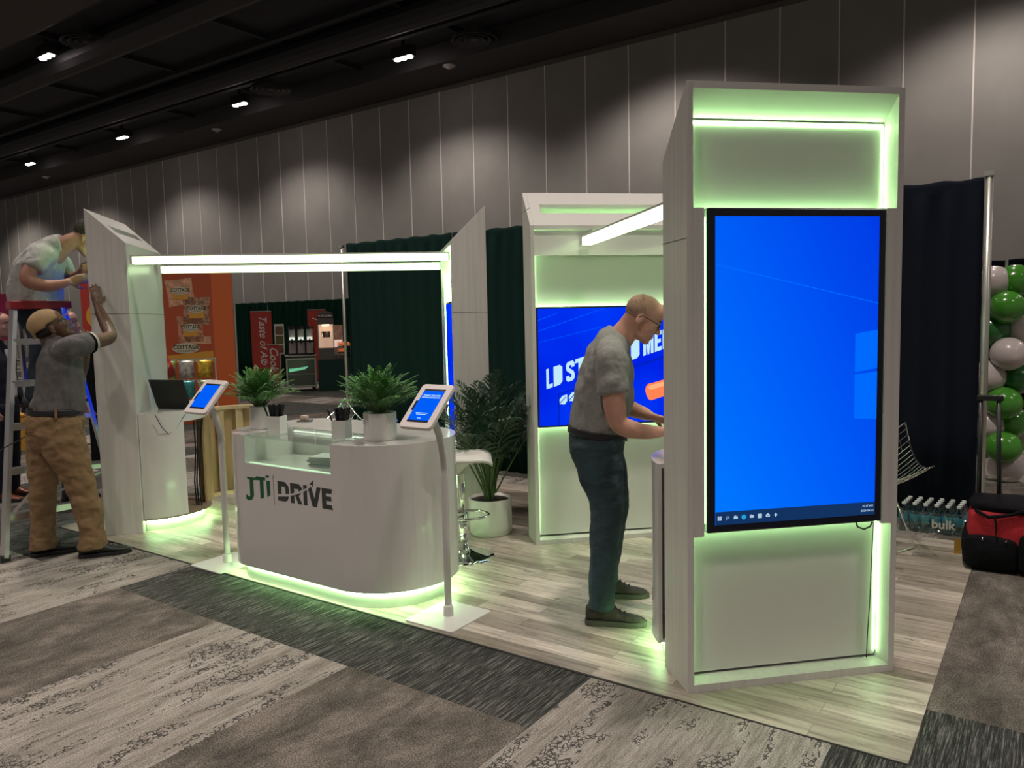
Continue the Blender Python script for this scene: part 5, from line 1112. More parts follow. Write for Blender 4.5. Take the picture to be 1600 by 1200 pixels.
def head(bm, M, s=1.0):
    """canonical head: origin between the ears, x forward, z up; M places it"""
    def B(c, r, rot=None): blob(bm, M @ (Vector(c)*s), [k*s for k in r], (M.to_3x3() @ rot) if rot is not None else M.to_3x3())
    B((0.004, 0, 0.045), (0.100, 0.078, 0.088)); B((0.055, 0, 0.055), (0.052, 0.066, 0.068)); B((0.045, 0, -0.015), (0.058, 0.064, 0.075))
    B((0.045, 0, -0.062), (0.052, 0.052, 0.040)); B((0.082, 0, -0.088), (0.024, 0.026, 0.018)); B((0.088, 0, 0.036), (0.018, 0.048, 0.011))
    B((0.100, 0, -0.050), (0.012, 0.026, 0.010)); B((0.098, 0, -0.063), (0.012, 0.022, 0.008))
    for y in (-1, 1):
        B((0.074, y*0.036, -0.012), (0.026, 0.024, 0.026))
        B((0.0, y*0.079, 0.000), (0.019, 0.008, 0.032), Euler((y*0.25, 0.15, y*0.25)).to_matrix()); B((0.004, y*0.078, -0.024), (0.010, 0.008, 0.011))
        B((0.108, y*0.013, -0.025), (0.010, 0.008, 0.008))
    limb(bm, [M @ (Vector(q)*s) for q in ((0.094, 0, 0.028), (0.108, 0, 0.006), (0.122, 0, -0.019))], [0.009*s, 0.011*s, 0.013*s])
def hand(bm, w, d, pn, mirror=1, curl=0.5, s=1.0, grip=None):
    """w wrist, d direction of the palm, pn palm normal (side the fingers close to), mirror picks the thumb side"""
    w, d, pn = Vector(w), Vector(d).normalized(), Vector(pn); pn = (pn - d*pn.dot(d)).normalized(); sd = d.cross(pn)*mirror
    limb(bm, [w-d*0.01*s, w+d*0.02*s, w+d*0.055*s, w+d*0.088*s], [(0.027*s, 0.019*s), (0.034*s, 0.018*s), (0.041*s, 0.016*s), (0.040*s, 0.013*s)], sd, 12)
    L = [0.070, 0.078, 0.073, 0.057]
    for i in range(4):
        o = (1.5-i)*0.0205*s; b = w + d*(0.088-(0.004*abs(1.2-i)))*s + sd*o; a = 0.15+curl*0.5*(1+0.08*i); q = b; P = [b-d*0.015*s, b]; R_ = [0.0092*s, 0.0092*s]
        spread = sd*(1.5-i)*0.05*(1-curl)
        for j, f in enumerate((0.46, 0.30, 0.24)):
            dv = (d*math.cos(a)+pn*math.sin(a)+spread).normalized(); q = q + dv*L[i]*f*s; P.append(q); R_.append([0.0088, 0.0080, 0.0068][j]*s); a += curl*(0.95, 0.75, 0.3)[j]
        limb(bm, P, R_, sd, 8)
    b = w + d*0.022*s + sd*0.030*s; t1_ = b + (d*0.55+sd*0.75+pn*0.25)*0.036*s; t2_ = t1_ + (d*0.82+sd*0.28+pn*(0.25+0.5*curl))*0.032*s; t3_ = t2_ + (d*0.9-sd*0.1+pn*(0.2+0.6*curl))*0.024*s
    limb(bm, [b-sd*0.01*s, b, t1_, t2_, t3_], [0.015*s, 0.015*s, 0.0115*s, 0.0095*s, 0.008*s], pn, 8)
def shoe(parent, heel, yaw, L, m, msole, wd=0.048, name='shoe', laces=True, lift=0.0):
    """heel point on the floor, toes along yaw (local)"""
    e = D.objects.new(name, None)
    M = Matrix.Translation(Vector(heel)) @ Matrix.Rotation(yaw, 4, 'Z')
    k = L/0.30; bm = bmesh.new()
    prof = [(0.006, 0.030, 0.034, 0.100), (0.035, 0.038, 0.030, 0.128), (0.075, 0.041, 0.030, 0.130), (0.11, 0.040, 0.028, 0.116), (0.15, 0.041, 0.028, 0.094), (0.19, 0.045, 0.030, 0.068), (0.23, 0.047, 0.028, 0.060), (0.265, 0.040, 0.026, 0.052), (0.288, 0.025, 0.026, 0.044)]
    rows = []
    for x, w, z0, z1 in prof:
        row = []
        for a in range(16):
            th = a*2*PI/16; yy_ = math.copysign(abs(math.cos(th))**0.75, math.cos(th))*w*wd/0.048; zz_ = (z0+z1)/2 + math.copysign(abs(math.sin(th))**0.8, math.sin(th))*(z1-z0)/2*(1.0)
            if math.sin(th) > 0: yy_ *= 0.78+0.22*(1-math.sin(th))
            row.append(bm.verts.new(M @ Vector((x*k, yy_, zz_-0.006))))
        rows.append(row)
    for a, b in zip(rows, rows[1:]):
        for q in range(16): bm.faces.new((a[q], a[(q+1) % 16], b[(q+1) % 16], b[q]))
    bm.faces.new(rows[0][::-1]); bm.faces.new(rows[-1]); up = obj(name, bm, m, parent, smooth=True)
    bm = bmesh.new(); out = [(0.0, 0.018), (0.008, 0.032), (0.04, 0.038), (0.10, 0.037), (0.15, 0.040), (0.20, 0.048), (0.25, 0.045), (0.285, 0.030), (0.300, 0.010)]
    P = [(x*k, y*wd/0.048) for x, y in out] + [(x*k, -y*wd/0.048) for x, y in out[::-1]]; prism(bm, P, 0.0, 0.028, M=M); obj('sole', bm, msole, up, bevel=0.004)
    if laces:
        bm = bmesh.new()
        for x, z in ((0.118, 0.112), (0.142, 0.098), (0.166, 0.084), (0.188, 0.073)): tube(bm, [M @ Vector((x*k, -0.022, z-0.016)), M @ Vector((x*k+0.008, 0, z)), M @ Vector((x*k, 0.022, z-0.016))], 0.0032, 5)
        obj('laces', bm, BLACK, up)
    return up
V = Vector
JEANS = mat('dark_teal_jeans', (0.022, 0.050, 0.060), 0.8, noise=(9, 0.35, (1, 1, 0.5)), bump=(8, 0.55, (0.8, 0.8, 1.6))); TEE = mat('grey_heather_tshirt', (0.25, 0.25, 0.235), 0.85, noise=(40, 0.10), bump=(7, 0.7, (1.0, 1.6, 0.8)))
LEATH = mat('dark_leather_belt', (0.012, 0.012, 0.015), 0.45)

# --- man in grey t-shirt and jeans, working at the counter behind the nearest tower
ang = math.atan2(0.452, 0.892)
mn = thing('person', 'balding man with glasses in grey t-shirt and jeans, bent over his work', 'person', (-1.45, 0.72, FZ), ang)
bm = bmesh.new()
HM = Matrix.Translation((0.088, 0.0, 1.553)) @ Matrix.Rotation(math.radians(31), 4, 'Y')
head(bm, HM, 0.97)
sl(bm, [(V((0.070, 0.0, 1.555)), (0.058, 0.062)), (V((0.035, 0.01, 1.51)), (0.058, 0.062)), (V((-0.01, 0.015, 1.455)), (0.066, 0.068)), (V((-0.05, 0.02, 1.39)), (0.12, 0.08))])
sl(bm, [(V((-0.06, 0.02, 1.38)), (0.14, 0.08)), (V((-0.09, 0.02, 1.2)), (0.14, 0.10)), (V((-0.135, 0.02, 0.97)), (0.12, 0.09))])
for y, K, A_ in ((-0.075, (-0.085, -0.105, 0.55), (-0.12, -0.155, 0.10)), (0.11, (-0.055, 0.17, 0.54), (-0.10, 0.235, 0.10))):
    sl(bm, [(V((-0.13, y*0.9, 0.92)), 0.065), (V((-0.11, (y+K[1])/2, 0.76)), 0.062), (V(K), 0.055), (V((K[0]-.02, (K[1]+A_[1])/2, 0.32)), 0.052), (V(A_), 0.038), (V((A_[0]+0.05, A_[1], 0.055)), 0.034)])
# near arm and far arm, hands meeting over the counter
sl(bm, [(V((-0.055, -0.165, 1.37)), 0.062), (V((-0.05, -0.205, 1.24)), 0.058), (V((-0.040, -0.215, 1.12)), 0.054), (V((-0.022, -0.215, 1.045)), 0.047), (V((0.03, -0.200, 1.015)), 0.047), (V((0.11, -0.165, 0.995)), 0.038), (V((0.20, -0.12, 0.987)), (0.029, 0.024))])
hand(bm, (0.205, -0.117, 0.987), (0.93, 0.34, -0.02), (0.2, 0.5, -0.85), mirror=-1, curl=0.75)
sl(bm, [(V((-0.055, 0.205, 1.37)), 0.062), (V((-0.03, 0.245, 1.22)), 0.056), (V((0.0, 0.25, 1.09)), 0.050), (V((0.04, 0.22, 1.065)), 0.045), (V((0.10, 0.15, 1.050)), 0.037), (V((0.145, 0.08, 1.040)), (0.029, 0.024))])
hand(bm, (0.148, 0.076, 1.040), (0.88, -0.25, -0.25), (0.0, -0.5, -0.85), mirror=1, curl=0.85)
fuse('body', bm, SKIN_L, mn, 0.0055, 3)
bm = bmesh.new()   # shirt: torso rings measured from the silhouette, then sleeves
sl(bm, [(V((-0.142, 0.02, 0.965)), (0.168, 0.145)), (V((-0.125, 0.02, 1.04)), (0.170, 0.152)), (V((-0.100, 0.02, 1.15)), (0.178, 0.158)), (V((-0.083, 0.02, 1.275)), (0.188, 0.145)), (V((-0.068, 0.02, 1.365)), (0.185, 0.122)), (V((-0.045, 0.018, 1.43)), (0.130, 0.098)), (V((-0.012, 0.015, 1.482)), (0.072, 0.070))], seg=24, fs=0.1, fe=0.15)
for y, P in ((-1, ((-0.06, -0.115, 1.40), (-0.058, -0.175, 1.355), (-0.052, -0.205, 1.27), (-0.045, -0.215, 1.195))), (1, ((-0.06, 0.155, 1.40), (-0.055, 0.215, 1.355), (-0.038, 0.245, 1.27), (-0.02, 0.252, 1.20)))):
    sl(bm, [(V(P[0]), 0.078), (V(P[1]), 0.083), (V(P[2]), (0.072, 0.080)), (V(P[3]), (0.070, 0.080))], fe=0.1)
fuse('tshirt', bm, TEE, mn, 0.007, 5, 0.018, 11)
bm = bmesh.new()
sl(bm, [(V((-0.138, 0.02, 0.985)), (0.166, 0.142)), (V((-0.138, 0.02, 0.93)), (0.172, 0.148)), (V((-0.140, 0.02, 0.86)), (0.170, 0.140))], seg=24)
sl(bm, [(V((-0.140, -0.065, 0.90)), (0.100, 0.135)), (V((-0.118, -0.082, 0.77)), (0.092, 0.118)), (V((-0.088, -0.100, 0.62)), (0.078, 0.088)), (V((-0.095, -0.115, 0.50)), (0.072, 0.080)), (V((-0.108, -0.135, 0.33)), (0.066, 0.072)), (V((-0.118, -0.150, 0.14)), (0.062, 0.066)), (V((-0.122, -0.152, 0.085)), (0.068, 0.074))], fe=0.12)
sl(bm, [(V((-0.135, 0.11, 0.90)), (0.100, 0.130)), (V((-0.095, 0.14, 0.76)), (0.092, 0.110)), (V((-0.058, 0.17, 0.60)), (0.078, 0.086)), (V((-0.060, 0.185, 0.48)), (0.072, 0.078)), (V((-0.080, 0.21, 0.32)), (0.066, 0.070)), (V((-0.100, 0.232, 0.14)), (0.060, 0.064)), (V((-0.104, 0.234, 0.09)), (0.066, 0.072))], fe=0.12)
fuse('jeans', bm, JEANS, mn, 0.007, 4, 0.014, 14)
bm = bmesh.new(); lathe(bm, [(1.0, -0.02), (1.012, -0.012), (1.012, 0.012), (1.0, 0.02)], 40, M=Matrix.Translation((-0.138, 0.02, 0.968)) @ Matrix.Rotation(math.radians(10), 4, 'Y') @ Matrix.Diagonal((0.152, 0.172, 1, 1))); bl_ = obj('belt', bm, LEATH, mn, smooth=True); bl_.modifiers.new('t', 'SOLIDIFY').thickness = 0.006
obj('belt_buckle', bmbox(0.010, 0.020, -0.03, 0.03, 0.925, 0.962), mat('dull_buckle', (0.2, 0.2, 0.2), 0.4, metal=0.8), bl_)
HIKE = mat('dark_brown_shoe', (0.040, 0.032, 0.026), 0.7, bump=(90, 0.5), noise=(22, 0.5)); SOLE = mat('grey_shoe_sole', (0.075, 0.075, 0.06), 0.75)
shoe(mn, (-0.205, -0.155, 0), -0.02, 0.315, HIKE, SOLE); shoe(mn, (-0.180, 0.235, 0), 0.05, 0.315, HIKE, SOLE)
# cropped grey hair, glasses, eyes, brows
bm = bmesh.new()
bmesh.ops.create_icosphere(bm, subdivisions=5, radius=1.0, matrix=HM @ Matrix.Translation((0.003, 0, 0.0436)) @ Matrix.Diagonal((0.0985, 0.0770, 0.0868, 1)))
inv = HM.inverted()
kill = [v for v in bm.verts if (lambda q: q.x + 0.75*q.z > 0.050 or q.z < -0.030 or (q.x > -0.022 and q.z < 0.030))(inv @ v.co)]
bmesh.ops.delete(bm, geom=kill, context='VERTS'); obj('cropped_hair', bm, mat('cropped_grey_hair', (0.35, 0.215, 0.155), 0.9, noise=(60, 0.25), bump=(300, 0.4)), mn, smooth=True)
def spectacles(parent, M):
    bm = bmesh.new()
    for y in (-1, 1):
        tube(bm, [M @ V((0.106, y*0.033+0.024*math.cos(a*PI/8), 0.010+0.017*math.sin(a*PI/8))) for a in range(17)], 0.0022, 6, False)
        tube(bm, [M @ V((0.106, y*0.056, 0.018)), M @ V((0.06, y*0.079, 0.020)), M @ V((0.005, y*0.083, 0.022)), M @ V((-0.012, y*0.082, 0.004))], 0.0022, 6)
    tube(bm, [M @ V((0.107, -0.010, 0.014)), M @ V((0.110, 0, 0.017)), M @ V((0.107, 0.010, 0.014))], 0.002, 6)
    obj('glasses', bm, BLACK, parent, smooth=True)
spectacles(mn, HM)
def eyes(parent, M, sz=0.011):
    for y in (-1, 1):
        bm = bmesh.new(); blob(bm, M @ V((0.086, y*0.032, 0.010)), (sz, sz, sz*0.7), M.to_3x3(), 2); obj('eye', bm, mat('eye_white', (0.55, 0.52, 0.48), 0.3), parent, smooth=True)
        bm = bmesh.new(); blob(bm, M @ V((0.0945, y*0.032, 0.009)), (0.004, 0.005, 0.005), M.to_3x3(), 2); obj('iris', bm, mat('iris_dark', (0.02, 0.015, 0.01), 0.3), parent.children[-1], smooth=True)
        bm = bmesh.new(); tube(bm, [M @ V((0.099, y*0.016, 0.034)), M @ V((0.101, y*0.032, 0.039)), M @ V((0.092, y*0.050, 0.034))], 0.0032, 5); obj('eyebrow', bm, mat('brow_hair', (0.08, 0.06, 0.045), 0.9), parent)
eyes(mn, HM)

# --- man in cap, polo and tan trousers, pushing against the far left tower
ang1 = math.atan2(0.903, 0.429)
m1 = thing('person', 'man in tan cap, grey polo and tan trousers with one raised hand on the tower', 'person', (-5.15, -0.25, 0), ang1)
bm = bmesh.new(); H1 = Matrix.Translation((-0.105, -0.005, 1.565)) @ Matrix.Rotation(math.radians(-32), 4, 'Y'); head(bm, H1, 0.97)
sl(bm, [(V((-0.115, 0, 1.56)), (0.058, 0.06)), (V((-0.115, 0, 1.49)), (0.062, 0.064)), (V((-0.09, 0, 1.42)), (0.10, 0.08))])
sl(bm, [(V((-0.085, 0, 1.40)), (0.14, 0.085)), (V((-0.08, 0, 1.2)), (0.14, 0.10)), (V((-0.115, 0, 1.0)), (0.12, 0.10))])
sl(bm, [(V((-0.12, -0.075, 0.93)), 0.065), (V((-0.04, -0.10, 0.52)), 0.058), (V((0.03, -0.115, 0.10)), 0.04)]); sl(bm, [(V((-0.14, 0.075, 0.93)), 0.065), (V((-0.21, 0.09, 0.52)), 0.058), (V((-0.26, 0.10, 0.10)), 0.04)])
sl(bm, [(V((-0.02, -0.16, 1.44)), 0.062), (V((0.09, -0.09, 1.465)), 0.052), (V((0.20, 0.01, 1.485)), 0.047), (V((0.245, 0.075, 1.51)), 0.044), (V((0.235, 0.15, 1.57)), 0.046), (V((0.205, 0.245, 1.66)), 0.038), (V((0.185, 0.315, 1.735)), (0.030, 0.024))])
hand(bm, (0.184, 0.320, 1.742), (-0.02, 0.28, 0.96), (-0.35, 0.9, -0.2), mirror=-1, curl=0.12)
sl(bm, [(V((-0.04, 0.19, 1.43)), 0.06), (V((0.00, 0.27, 1.30)), 0.05), (V((0.02, 0.31, 1.20)), 0.046), (V((0.06, 0.33, 1.28)), 0.042), (V((0.10, 0.345, 1.40)), (0.028, 0.024))]); hand(bm, (0.10, 0.345, 1.405), (0.05, 0.2, 0.97), (-0.3, 0.95, -0.1), mirror=1, curl=0.15)
fuse('body', bm, SKIN_D, m1, 0.0065, 3)
POLO = mat('grey_polo_cloth', (0.105, 0.100, 0.098), 0.85, noise=(30, 0.12), bump=(6, 0.9, (1.8, 1.8, 0.6)))
bm = bmesh.new()
sl(bm, [(V((-0.115, 0, 1.00)), (0.178, 0.165)), (V((-0.088, 0, 1.10)), (0.178, 0.158)), (V((-0.078, 0, 1.22)), (0.182, 0.148)), (V((-0.075, 0, 1.34)), (0.188, 0.135)), (V((-0.078, 0, 1.42)), (0.165, 0.112)), (V((-0.095, 0, 1.475)), (0.095, 0.075))], seg=24, fs=0.1)
sl(bm, [(V((-0.06, -0.12, 1.41)), 0.080), (V((-0.01, -0.155, 1.44)), 0.083), (V((0.05, -0.125, 1.455)), 0.078), (V((0.105, -0.080, 1.468)), 0.070)], fe=0.1); sl(bm, [(V((-0.06, 0.13, 1.41)), 0.078), (V((-0.03, 0.20, 1.39)), 0.080), (V((0.0, 0.25, 1.32)), 0.070)])
fuse('polo_shirt', bm, POLO, m1, 0.008, 5, 0.020, 10)
for a, b, m_, r in ((0.100, 0.116, BLK, 0.0735), (0.117, 0.134, mat('pale_cuff', (0.5, 0.47, 0.43), 0.8), 0.072)):
    bm = bmesh.new(); d_ = V((0.075, 0.062, 0.018)).normalized(); c_ = V((0.105, -0.080, 1.468)); tube(bm, [c_+d_*(a-0.105), c_+d_*(b-0.105)], r, 20); obj('sleeve_cuff', bm, m_, m1, smooth=False)
bm = bmesh.new(); tube(bm, [V((-0.145, -0.04, 1.478)), V((-0.16, 0, 1.492)), V((-0.145, 0.04, 1.478)), V((-0.08, 0.07, 1.462)), V((-0.04, 0.03, 1.45))], 0.022, 8); obj('collar', bm, POLO, m1, smooth=True)
TAN = mat('tan_work_trousers', (0.22, 0.135, 0.065), 0.85, noise=(7, 0.12), bump=(6, 0.55, (0.8, 0.8, 1.6)))
bm = bmesh.new()
sl(bm, [(V((-0.118, 0, 1.005)), (0.172, 0.158)), (V((-0.122, 0, 0.95)), (0.186, 0.178)), (V((-0.13, 0, 0.86)), (0.186, 0.180))], seg=24, fs=0.05)
sl(bm, [(V((-0.115, -0.085, 0.90)), (0.108, 0.155)), (V((-0.075, -0.095, 0.76)), (0.102, 0.135)), (V((-0.025, -0.105, 0.60)), (0.090, 0.105)), (V((0.000, -0.108, 0.50)), (0.086, 0.095)), (V((0.030, -0.112, 0.33)), (0.082, 0.085)), (V((0.050, -0.115, 0.16)), (0.080, 0.086)), (V((0.052, -0.115, 0.06)), (0.086, 0.096))], fe=0.1)
sl(bm, [(V((-0.155, 0.085, 0.90)), (0.105, 0.150)), (V((-0.19, 0.088, 0.76)), (0.098, 0.128)), (V((-0.215, 0.092, 0.58)), (0.086, 0.098)), (V((-0.232, 0.096, 0.42)), (0.080, 0.086)), (V((-0.245, 0.10, 0.25)), (0.076, 0.080)), (V((-0.252, 0.10, 0.05)), (0.080, 0.090))], fe=0.1)
fuse('trousers', bm, TAN, m1, 0.008, 3, 0.030, 13)
bm = bmesh.new(); lathe(bm, [(1.0, -0.02), (1.01, -0.012), (1.01, 0.012), (1.0, 0.02)], 40, M=Matrix.Translation((-0.118, 0, 1.012)) @ Matrix.Rotation(math.radians(3), 4, 'Y') @ Matrix.Diagonal((0.172, 0.186, 1, 1))); q = obj('belt', bm, LEATH, m1, smooth=True); q.modifiers.new('t', 'SOLIDIFY').thickness = 0.006
bm = bmesh.new()
for x, y in ((-0.235, -0.115), (-0.115, -0.183)): box(bm, x-0.008, x+0.008, y-0.012, y+0.002, 0.975, 1.045)
obj('belt_loops', bm, TAN, m1)
BSH = mat('black_work_shoe', (0.012, 0.016, 0.014), 0.5); shoe(m1, (-0.045, -0.115, 0), -0.10, 0.33, BSH, BLACK, 0.052); shoe(m1, (-0.335, 0.10, 0), 0.05, 0.32, BSH, BLACK, 0.050)
bm = bmesh.new(); tube(bm, [V((-0.30, -0.115, 0.865)), V((-0.46, -0.20, 0.79))], 0.004, 6); cyl(bm, 0, 0, 0, 0, 0) if False else None; obj('pocket_tool', bm, CHROME, m1)
bm = bmesh.new(); tube(bm, [V((-0.30, -0.05, 0.885)), V((-0.295, -0.10, 0.89)), V((-0.25, -0.16, 0.895))], 0.004, 5); obj('pocket_edge', bm, mat('dark_tan_seam', (0.10, 0.05, 0.02), 0.9), m1)
bm = bmesh.new(); tube(bm, [V((0.02, -0.10, 0.98)), V((-0.01, -0.150, 0.90)), V((-0.06, -0.178, 0.87))], 0.0045, 5); obj('side_pocket_edge', bm, mat('dark_tan_seam', (0.10, 0.05, 0.02), 0.9), m1)
bm = bmesh.new(); CM = H1 @ Matrix.Translation((-0.012, 0, 0.045))
bmesh.ops.create_icosphere(bm, subdivisions=4, radius=1.0, matrix=CM @ Matrix.Diagonal((0.116, 0.089, 0.105, 1))); inv1 = CM.inverted()
bmesh.ops.delete(bm, geom=[v for v in bm.verts if (lambda q: q.z < -0.012 - 0.20*max(0, -q.x) or (q.x < -0.075 and q.z < 0.022 and abs(q.y) < 0.03))(inv1 @ v.co)], context='VERTS')
CAPM = mat('tan_cap_cloth', (0.33, 0.22, 0.11), 0.85, noise=(12, 0.12), bump=(150, 0.2)); cp = obj('cap', bm, CAPM, m1, smooth=True); cp.modifiers.new('t', 'SOLIDIFY').thickness = 0.004
bm = bmesh.new(); P = [(0.085, -0.070), (0.13, -0.066), (0.165, -0.045), (0.18, 0), (0.165, 0.045), (0.13, 0.066), (0.085, 0.070)]
poly3(bm, [CM @ V((x, y, -0.004 - 1.6*y*y)) for x, y in P], CM.to_3x3() @ V((0, 0, 0.006))); obj('brim', bm, CAPM, cp)
bm = bmesh.new(); tube(bm, [CM @ V((-0.095, -0.05, -0.030)), CM @ V((-0.112, 0, -0.034)), CM @ V((-0.095, 0.05, -0.030))], [0.007]*3, 6); obj('cap_strap', bm, CAPM, cp)
bm = bmesh.new(); blob(bm, H1 @ V((-0.03, 0, 0.015)), (0.078, 0.079, 0.055), H1.to_3x3()); obj('short_hair', bm, mat('short_black_hair', (0.012, 0.010, 0.009), 0.9), m1, smooth=True)
eyes(m1, H1)

# --- man up on the ladder
ang2 = math.atan2(0.918, 0.396)
m2 = thing('person', 'man in pale grey t-shirt leaning forward high on the step ladder', 'person', (-6.10, -0.10, 0), ang2)
bm = bmesh.new(); H2 = Matrix.Translation((0.400, -0.17, 2.255)) @ Matrix.Rotation(math.radians(42), 4, 'Y'); head(bm, H2, 1.0)
sl(bm, [(V((0.380, -0.165, 2.25)), (0.06, 0.062)), (V((0.29, -0.14, 2.215)), (0.068, 0.066)), (V((0.20, -0.10, 2.12)), (0.10, 0.07))]); sl(bm, [(V((0.17, -0.07, 2.07)), (0.13, 0.08)), (V((0.08, 0, 1.80)), (0.13, 0.10))])
sl(bm, [(V((0.05, 0.09, 1.75)), 0.09), (V((0.06, 0.11, 1.40)), 0.06), (V((0.0, 0.12, 1.03)), 0.045)]); sl(bm, [(V((0.05, -0.09, 1.75)), 0.09), (V((0.08, -0.09, 1.40)), 0.06), (V((0.0, -0.10, 1.03)), 0.045)])
sl(bm, [(V((0.12, -0.22, 2.13)), 0.064), (V((0.05, -0.28, 2.03)), 0.058), (V((0.012, -0.31, 1.945)), 0.052), (V((0.05, -0.32, 1.905)), 0.050), (V((0.16, -0.34, 1.885)), 0.044), (V((0.275, -0.355, 1.915)), (0.032, 0.026))])
hand(bm, (0.28, -0.357, 1.918), (0.93, -0.05, 0.22), (0.1, 0.95, 0.0), mirror=-1, curl=0.6)
sl(bm, [(V((0.24, 0.08, 2.12)), 0.06), (V((0.30, 0.12, 1.98)), 0.05), (V((0.33, 0.0, 1.97)), 0.045), (V((0.36, -0.12, 2.0)), (0.03, 0.026))]); hand(bm, (0.36, -0.12, 2.0), (0.35, -0.9, 0.2), (0.9, 0.1, 0.0), mirror=1, curl=0.5)
fuse('body', bm, mat('tanned_skin', (0.36, 0.17, 0.115), 0.5, noise=(14, 0.12)), m2, 0.0075, 3)
bm = bmesh.new()
sl(bm, [(V((0.055, 0.0, 1.765)), (0.185, 0.185)), (V((0.060, 0, 1.88)), (0.19, 0.19)), (V((0.085, -0.02, 2.00)), (0.20, 0.175)), (V((0.135, -0.05, 2.10)), (0.20, 0.15)), (V((0.190, -0.09, 2.17)), (0.16, 0.105)), (V((0.265, -0.135, 2.215)), (0.092, 0.080))], seg=24, fs=0.1, fe=0.2)
sl(bm, [(V((0.15, -0.15, 2.13)), 0.09), (V((0.11, -0.22, 2.11)), 0.092), (V((0.075, -0.265, 2.06)), 0.086), (V((0.045, -0.29, 2.01)), 0.080)], fe=0.1); sl(bm, [(V((0.2, 0.0, 2.12)), 0.08), (V((0.25, 0.09, 2.08)), 0.078), (V((0.285, 0.12, 2.02)), 0.070)])
fuse('tshirt', bm, mat('pale_grey_tshirt', (0.36, 0.36, 0.34), 0.85, bump=(7, 0.9)), m2, 0.009, 5, 0.022, 9)
bm = bmesh.new(); sl(bm, [(V((0.05, 0, 1.80)), (0.17, 0.165)), (V((0.05, 0, 1.68)), (0.178, 0.165))], seg=20)
for y in (-0.09, 0.09): sl(bm, [(V((0.05, y, 1.70)), 0.105), (V((0.07, y*1.1, 1.40)), 0.08), (V((0.0, y*1.2, 1.06)), 0.066)])
fuse('jeans', bm, mat('navy_jeans', (0.012, 0.022, 0.038), 0.85), m2, 0.010, 3, 0.015, 12)
BOOT = mat('dark_boot', (0.02, 0.02, 0.022), 0.6); shoe(m2, (-0.09, -0.11, 0.94), 0.0, 0.30, BOOT, BLACK, laces=False); shoe(m2, (-0.09, 0.13, 0.94), 0.0, 0.30, BOOT, BLACK, laces=False)
bm = bmesh.new(); blob(bm, H2 @ V((-0.01, 0, 0.062)), (0.104, 0.084, 0.088), H2.to_3x3()); obj('dark_hair', bm, mat('dark_brown_hair', (0.03, 0.022, 0.018), 0.85, bump=(120, 0.6)), m2, smooth=True); eyes(m2, H2)

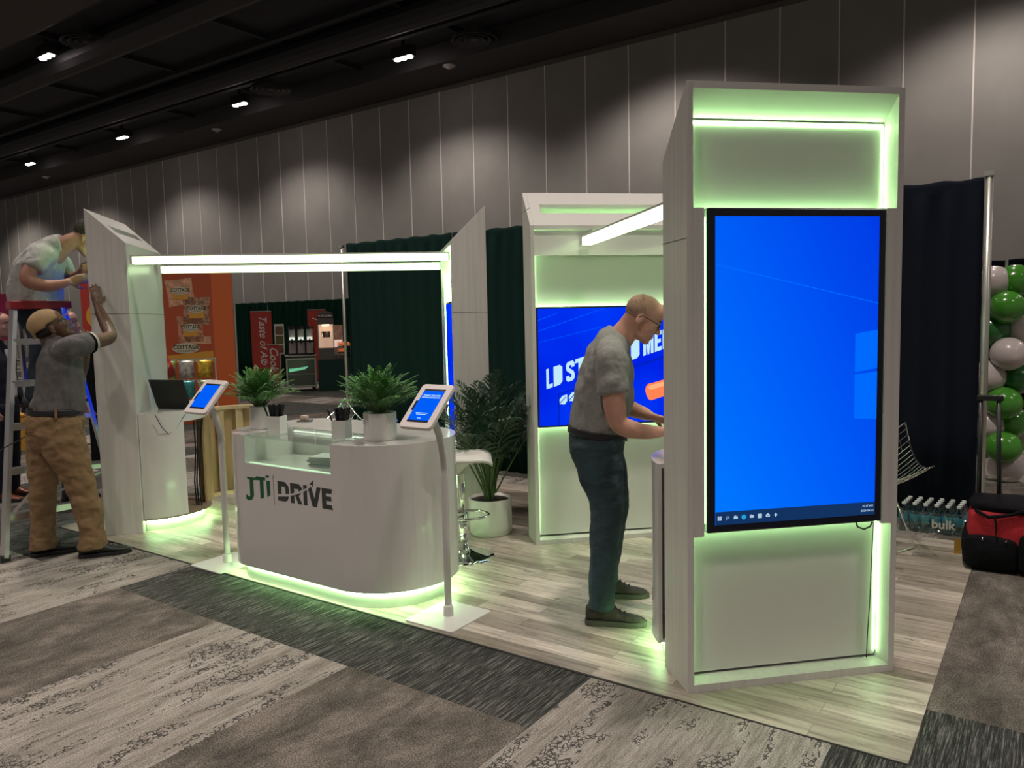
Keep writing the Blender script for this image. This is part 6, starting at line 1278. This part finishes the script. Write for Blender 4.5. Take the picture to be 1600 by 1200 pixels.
# --- simple standing figures behind, fully dressed
def stander(label, x, y, yaw, h, skin, top, legs, shoes, hair=None, sleeve_long=True, arm=None, sc=1.0, tilt=0.0, shirt=None, voxel=0.011):
    t = thing('person', label, 'person', (x, y, 0), yaw); k = h/1.78
    def q(a, b, c): return V((a, b, c))*k
    bm = bmesh.new(); H = Matrix.Translation(q(0.02, 0, 1.655)) @ Matrix.Rotation(tilt, 4, 'Y'); head(bm, H, k)
    sl(bm, [(q(0.0, 0, 1.64), 0.055*k), (q(-0.02, 0, 1.52), 0.06*k), (q(-0.02, 0, 1.42), (0.15*k, 0.09*k)), (q(-0.01, 0, 1.2), (0.12*k, 0.09*k)), (q(-0.01, 0, 0.98), (0.12*k, 0.08*k))])
    arms = arm or {}
    for s in (-1, 1):
        sl(bm, [(q(0, s*0.08, 0.93), 0.06*k), (q(0.01, s*0.10, 0.52), 0.055*k), (q(-0.02, s*0.11, 0.10), 0.04*k)])
        A_ = arms.get(s, [(-0.02, 0.19, 1.42), (-0.03, 0.25, 1.15), (0.06, 0.26, 0.92)]); A_ = [q(a, b*s, c) for a, b, c in A_]
        sl(bm, [(A_[0], 0.055*k), (A_[1], 0.045*k), (A_[2], 0.028*k)]); d_ = (A_[2]-A_[1]); hand(bm, A_[2], d_, V((0.1, -s, 0)), mirror=-s if False else s, curl=0.45, s=k)
    fuse('body', bm, skin, t, voxel*0.8, 2)
    bm = bmesh.new()
    sl(bm, [(q(-0.01, 0, 0.92), (0.185*k, 0.14*k)), (q(-0.01, 0, 1.1), (0.175*k, 0.135*k)), (q(-0.015, 0, 1.3), (0.19*k, 0.13*k)), (q(-0.02, 0, 1.43), (0.165*k, 0.10*k)), (q(-0.02, 0, 1.51), (0.075*k, 0.065*k))], seg=20)
    for s in (-1, 1):
        A_ = arms.get(s, [(-0.02, 0.19, 1.42), (-0.03, 0.25, 1.15), (0.06, 0.26, 0.92)]); A_ = [q(a, b*s, c) for a, b, c in A_]
        e = A_[2] if sleeve_long else A_[0].lerp(A_[1], 0.75); P = [(A_[0], 0.075*k), (A_[0].lerp(A_[1], 0.5), 0.068*k)] + ([(A_[1], 0.06*k), (A_[1].lerp(e, 0.9), 0.048*k)] if sleeve_long else [(e, 0.065*k)])
        sl(bm, P)
    fuse('jacket' if sleeve_long else 'shirt', bm, top, t, voxel, 3, 0.012, 9)
    bm = bmesh.new(); sl(bm, [(q(-0.01, 0, 0.98), (0.165*k, 0.125*k)), (q(-0.01, 0, 0.88), (0.175*k, 0.13*k))], seg=20)
    for s in (-1, 1): sl(bm, [(q(0, s*0.09, 0.90), (0.095*k, 0.11*k)), (q(0.01, s*0.10, 0.5), 0.075*k), (q(-0.02, s*0.11, 0.09), 0.066*k)])
    fuse('trousers', bm, legs, t, voxel, 3, 0.012, 9)
    for s in (-1, 1): shoe(t, q(-0.09, s*0.11, 0), s*0.1, 0.29, shoes, BLACK, laces=False)
    if hair: bm = bmesh.new(); blob(bm, H @ (V((-0.012, 0, 0.058))*k), (0.103*k, 0.083*k, 0.086*k), H.to_3x3()); obj('short_hair', bm, hair, t, smooth=True)
    if shirt: bm = bmesh.new(); sl(bm, [(q(0.085, 0, 1.42), (0.035, 0.03)), (q(0.112, 0, 1.2), (0.05, 0.03)), (q(0.118, 0, 1.0), (0.04, 0.025))]); fuse('white_shirt', bm, shirt, t, voxel, 1)
    eyes(t, H)
    return t
a3 = math.atan2(0.933, 0.36)
NAVYS = mat('navy_suit_cloth', (0.007, 0.009, 0.016), 0.85)
stander('person in dark suit and white shirt at the left edge, behind the ladder', -7.55, 0.24, a3-0.5, 1.72, SKIN_L, NAVYS, NAVYS, mat('brown_dress_shoe', (0.14, 0.035, 0.015), 0.35), mat('reddish_brown_hair', (0.07, 0.03, 0.018), 0.8), arm=None, shirt=mat('white_shirt_cloth', (0.6, 0.58, 0.6), 0.8))
stander('bald person in blue shirt mostly hidden behind the cap-wearing man', -6.86, 0.50, a3-0.2, 1.72, mat('pinkish_skin', (0.50, 0.24, 0.18), 0.4), mat('blue_shirt_cloth', (0.012, 0.06, 0.30), 0.8), NAVYS, BOOT, None, sleeve_long=False, arm={-1: [(-0.02, 0.19, 1.42), (0.02, 0.26, 1.15), (0.16, 0.24, 0.92)]})
REDS = mat('red_sleeve_cloth', (0.30, 0.01, 0.015), 0.8)
stander('person in red behind the far left tower, only fingers on its edge showing', -6.60, 0.99, math.radians(-42), 1.70, SKIN_L, REDS, NAVYS, BOOT, mat('dark_brown_hair', (0.03, 0.022, 0.018), 0.85), arm={1: [(-0.02, 0.19, 1.40), (0.10, 0.33, 1.20), (0.36, 0.36, 1.27)], -1: [(-0.02, 0.19, 1.40), (0.02, 0.25, 1.15), (0.12, 0.20, 1.0)]})
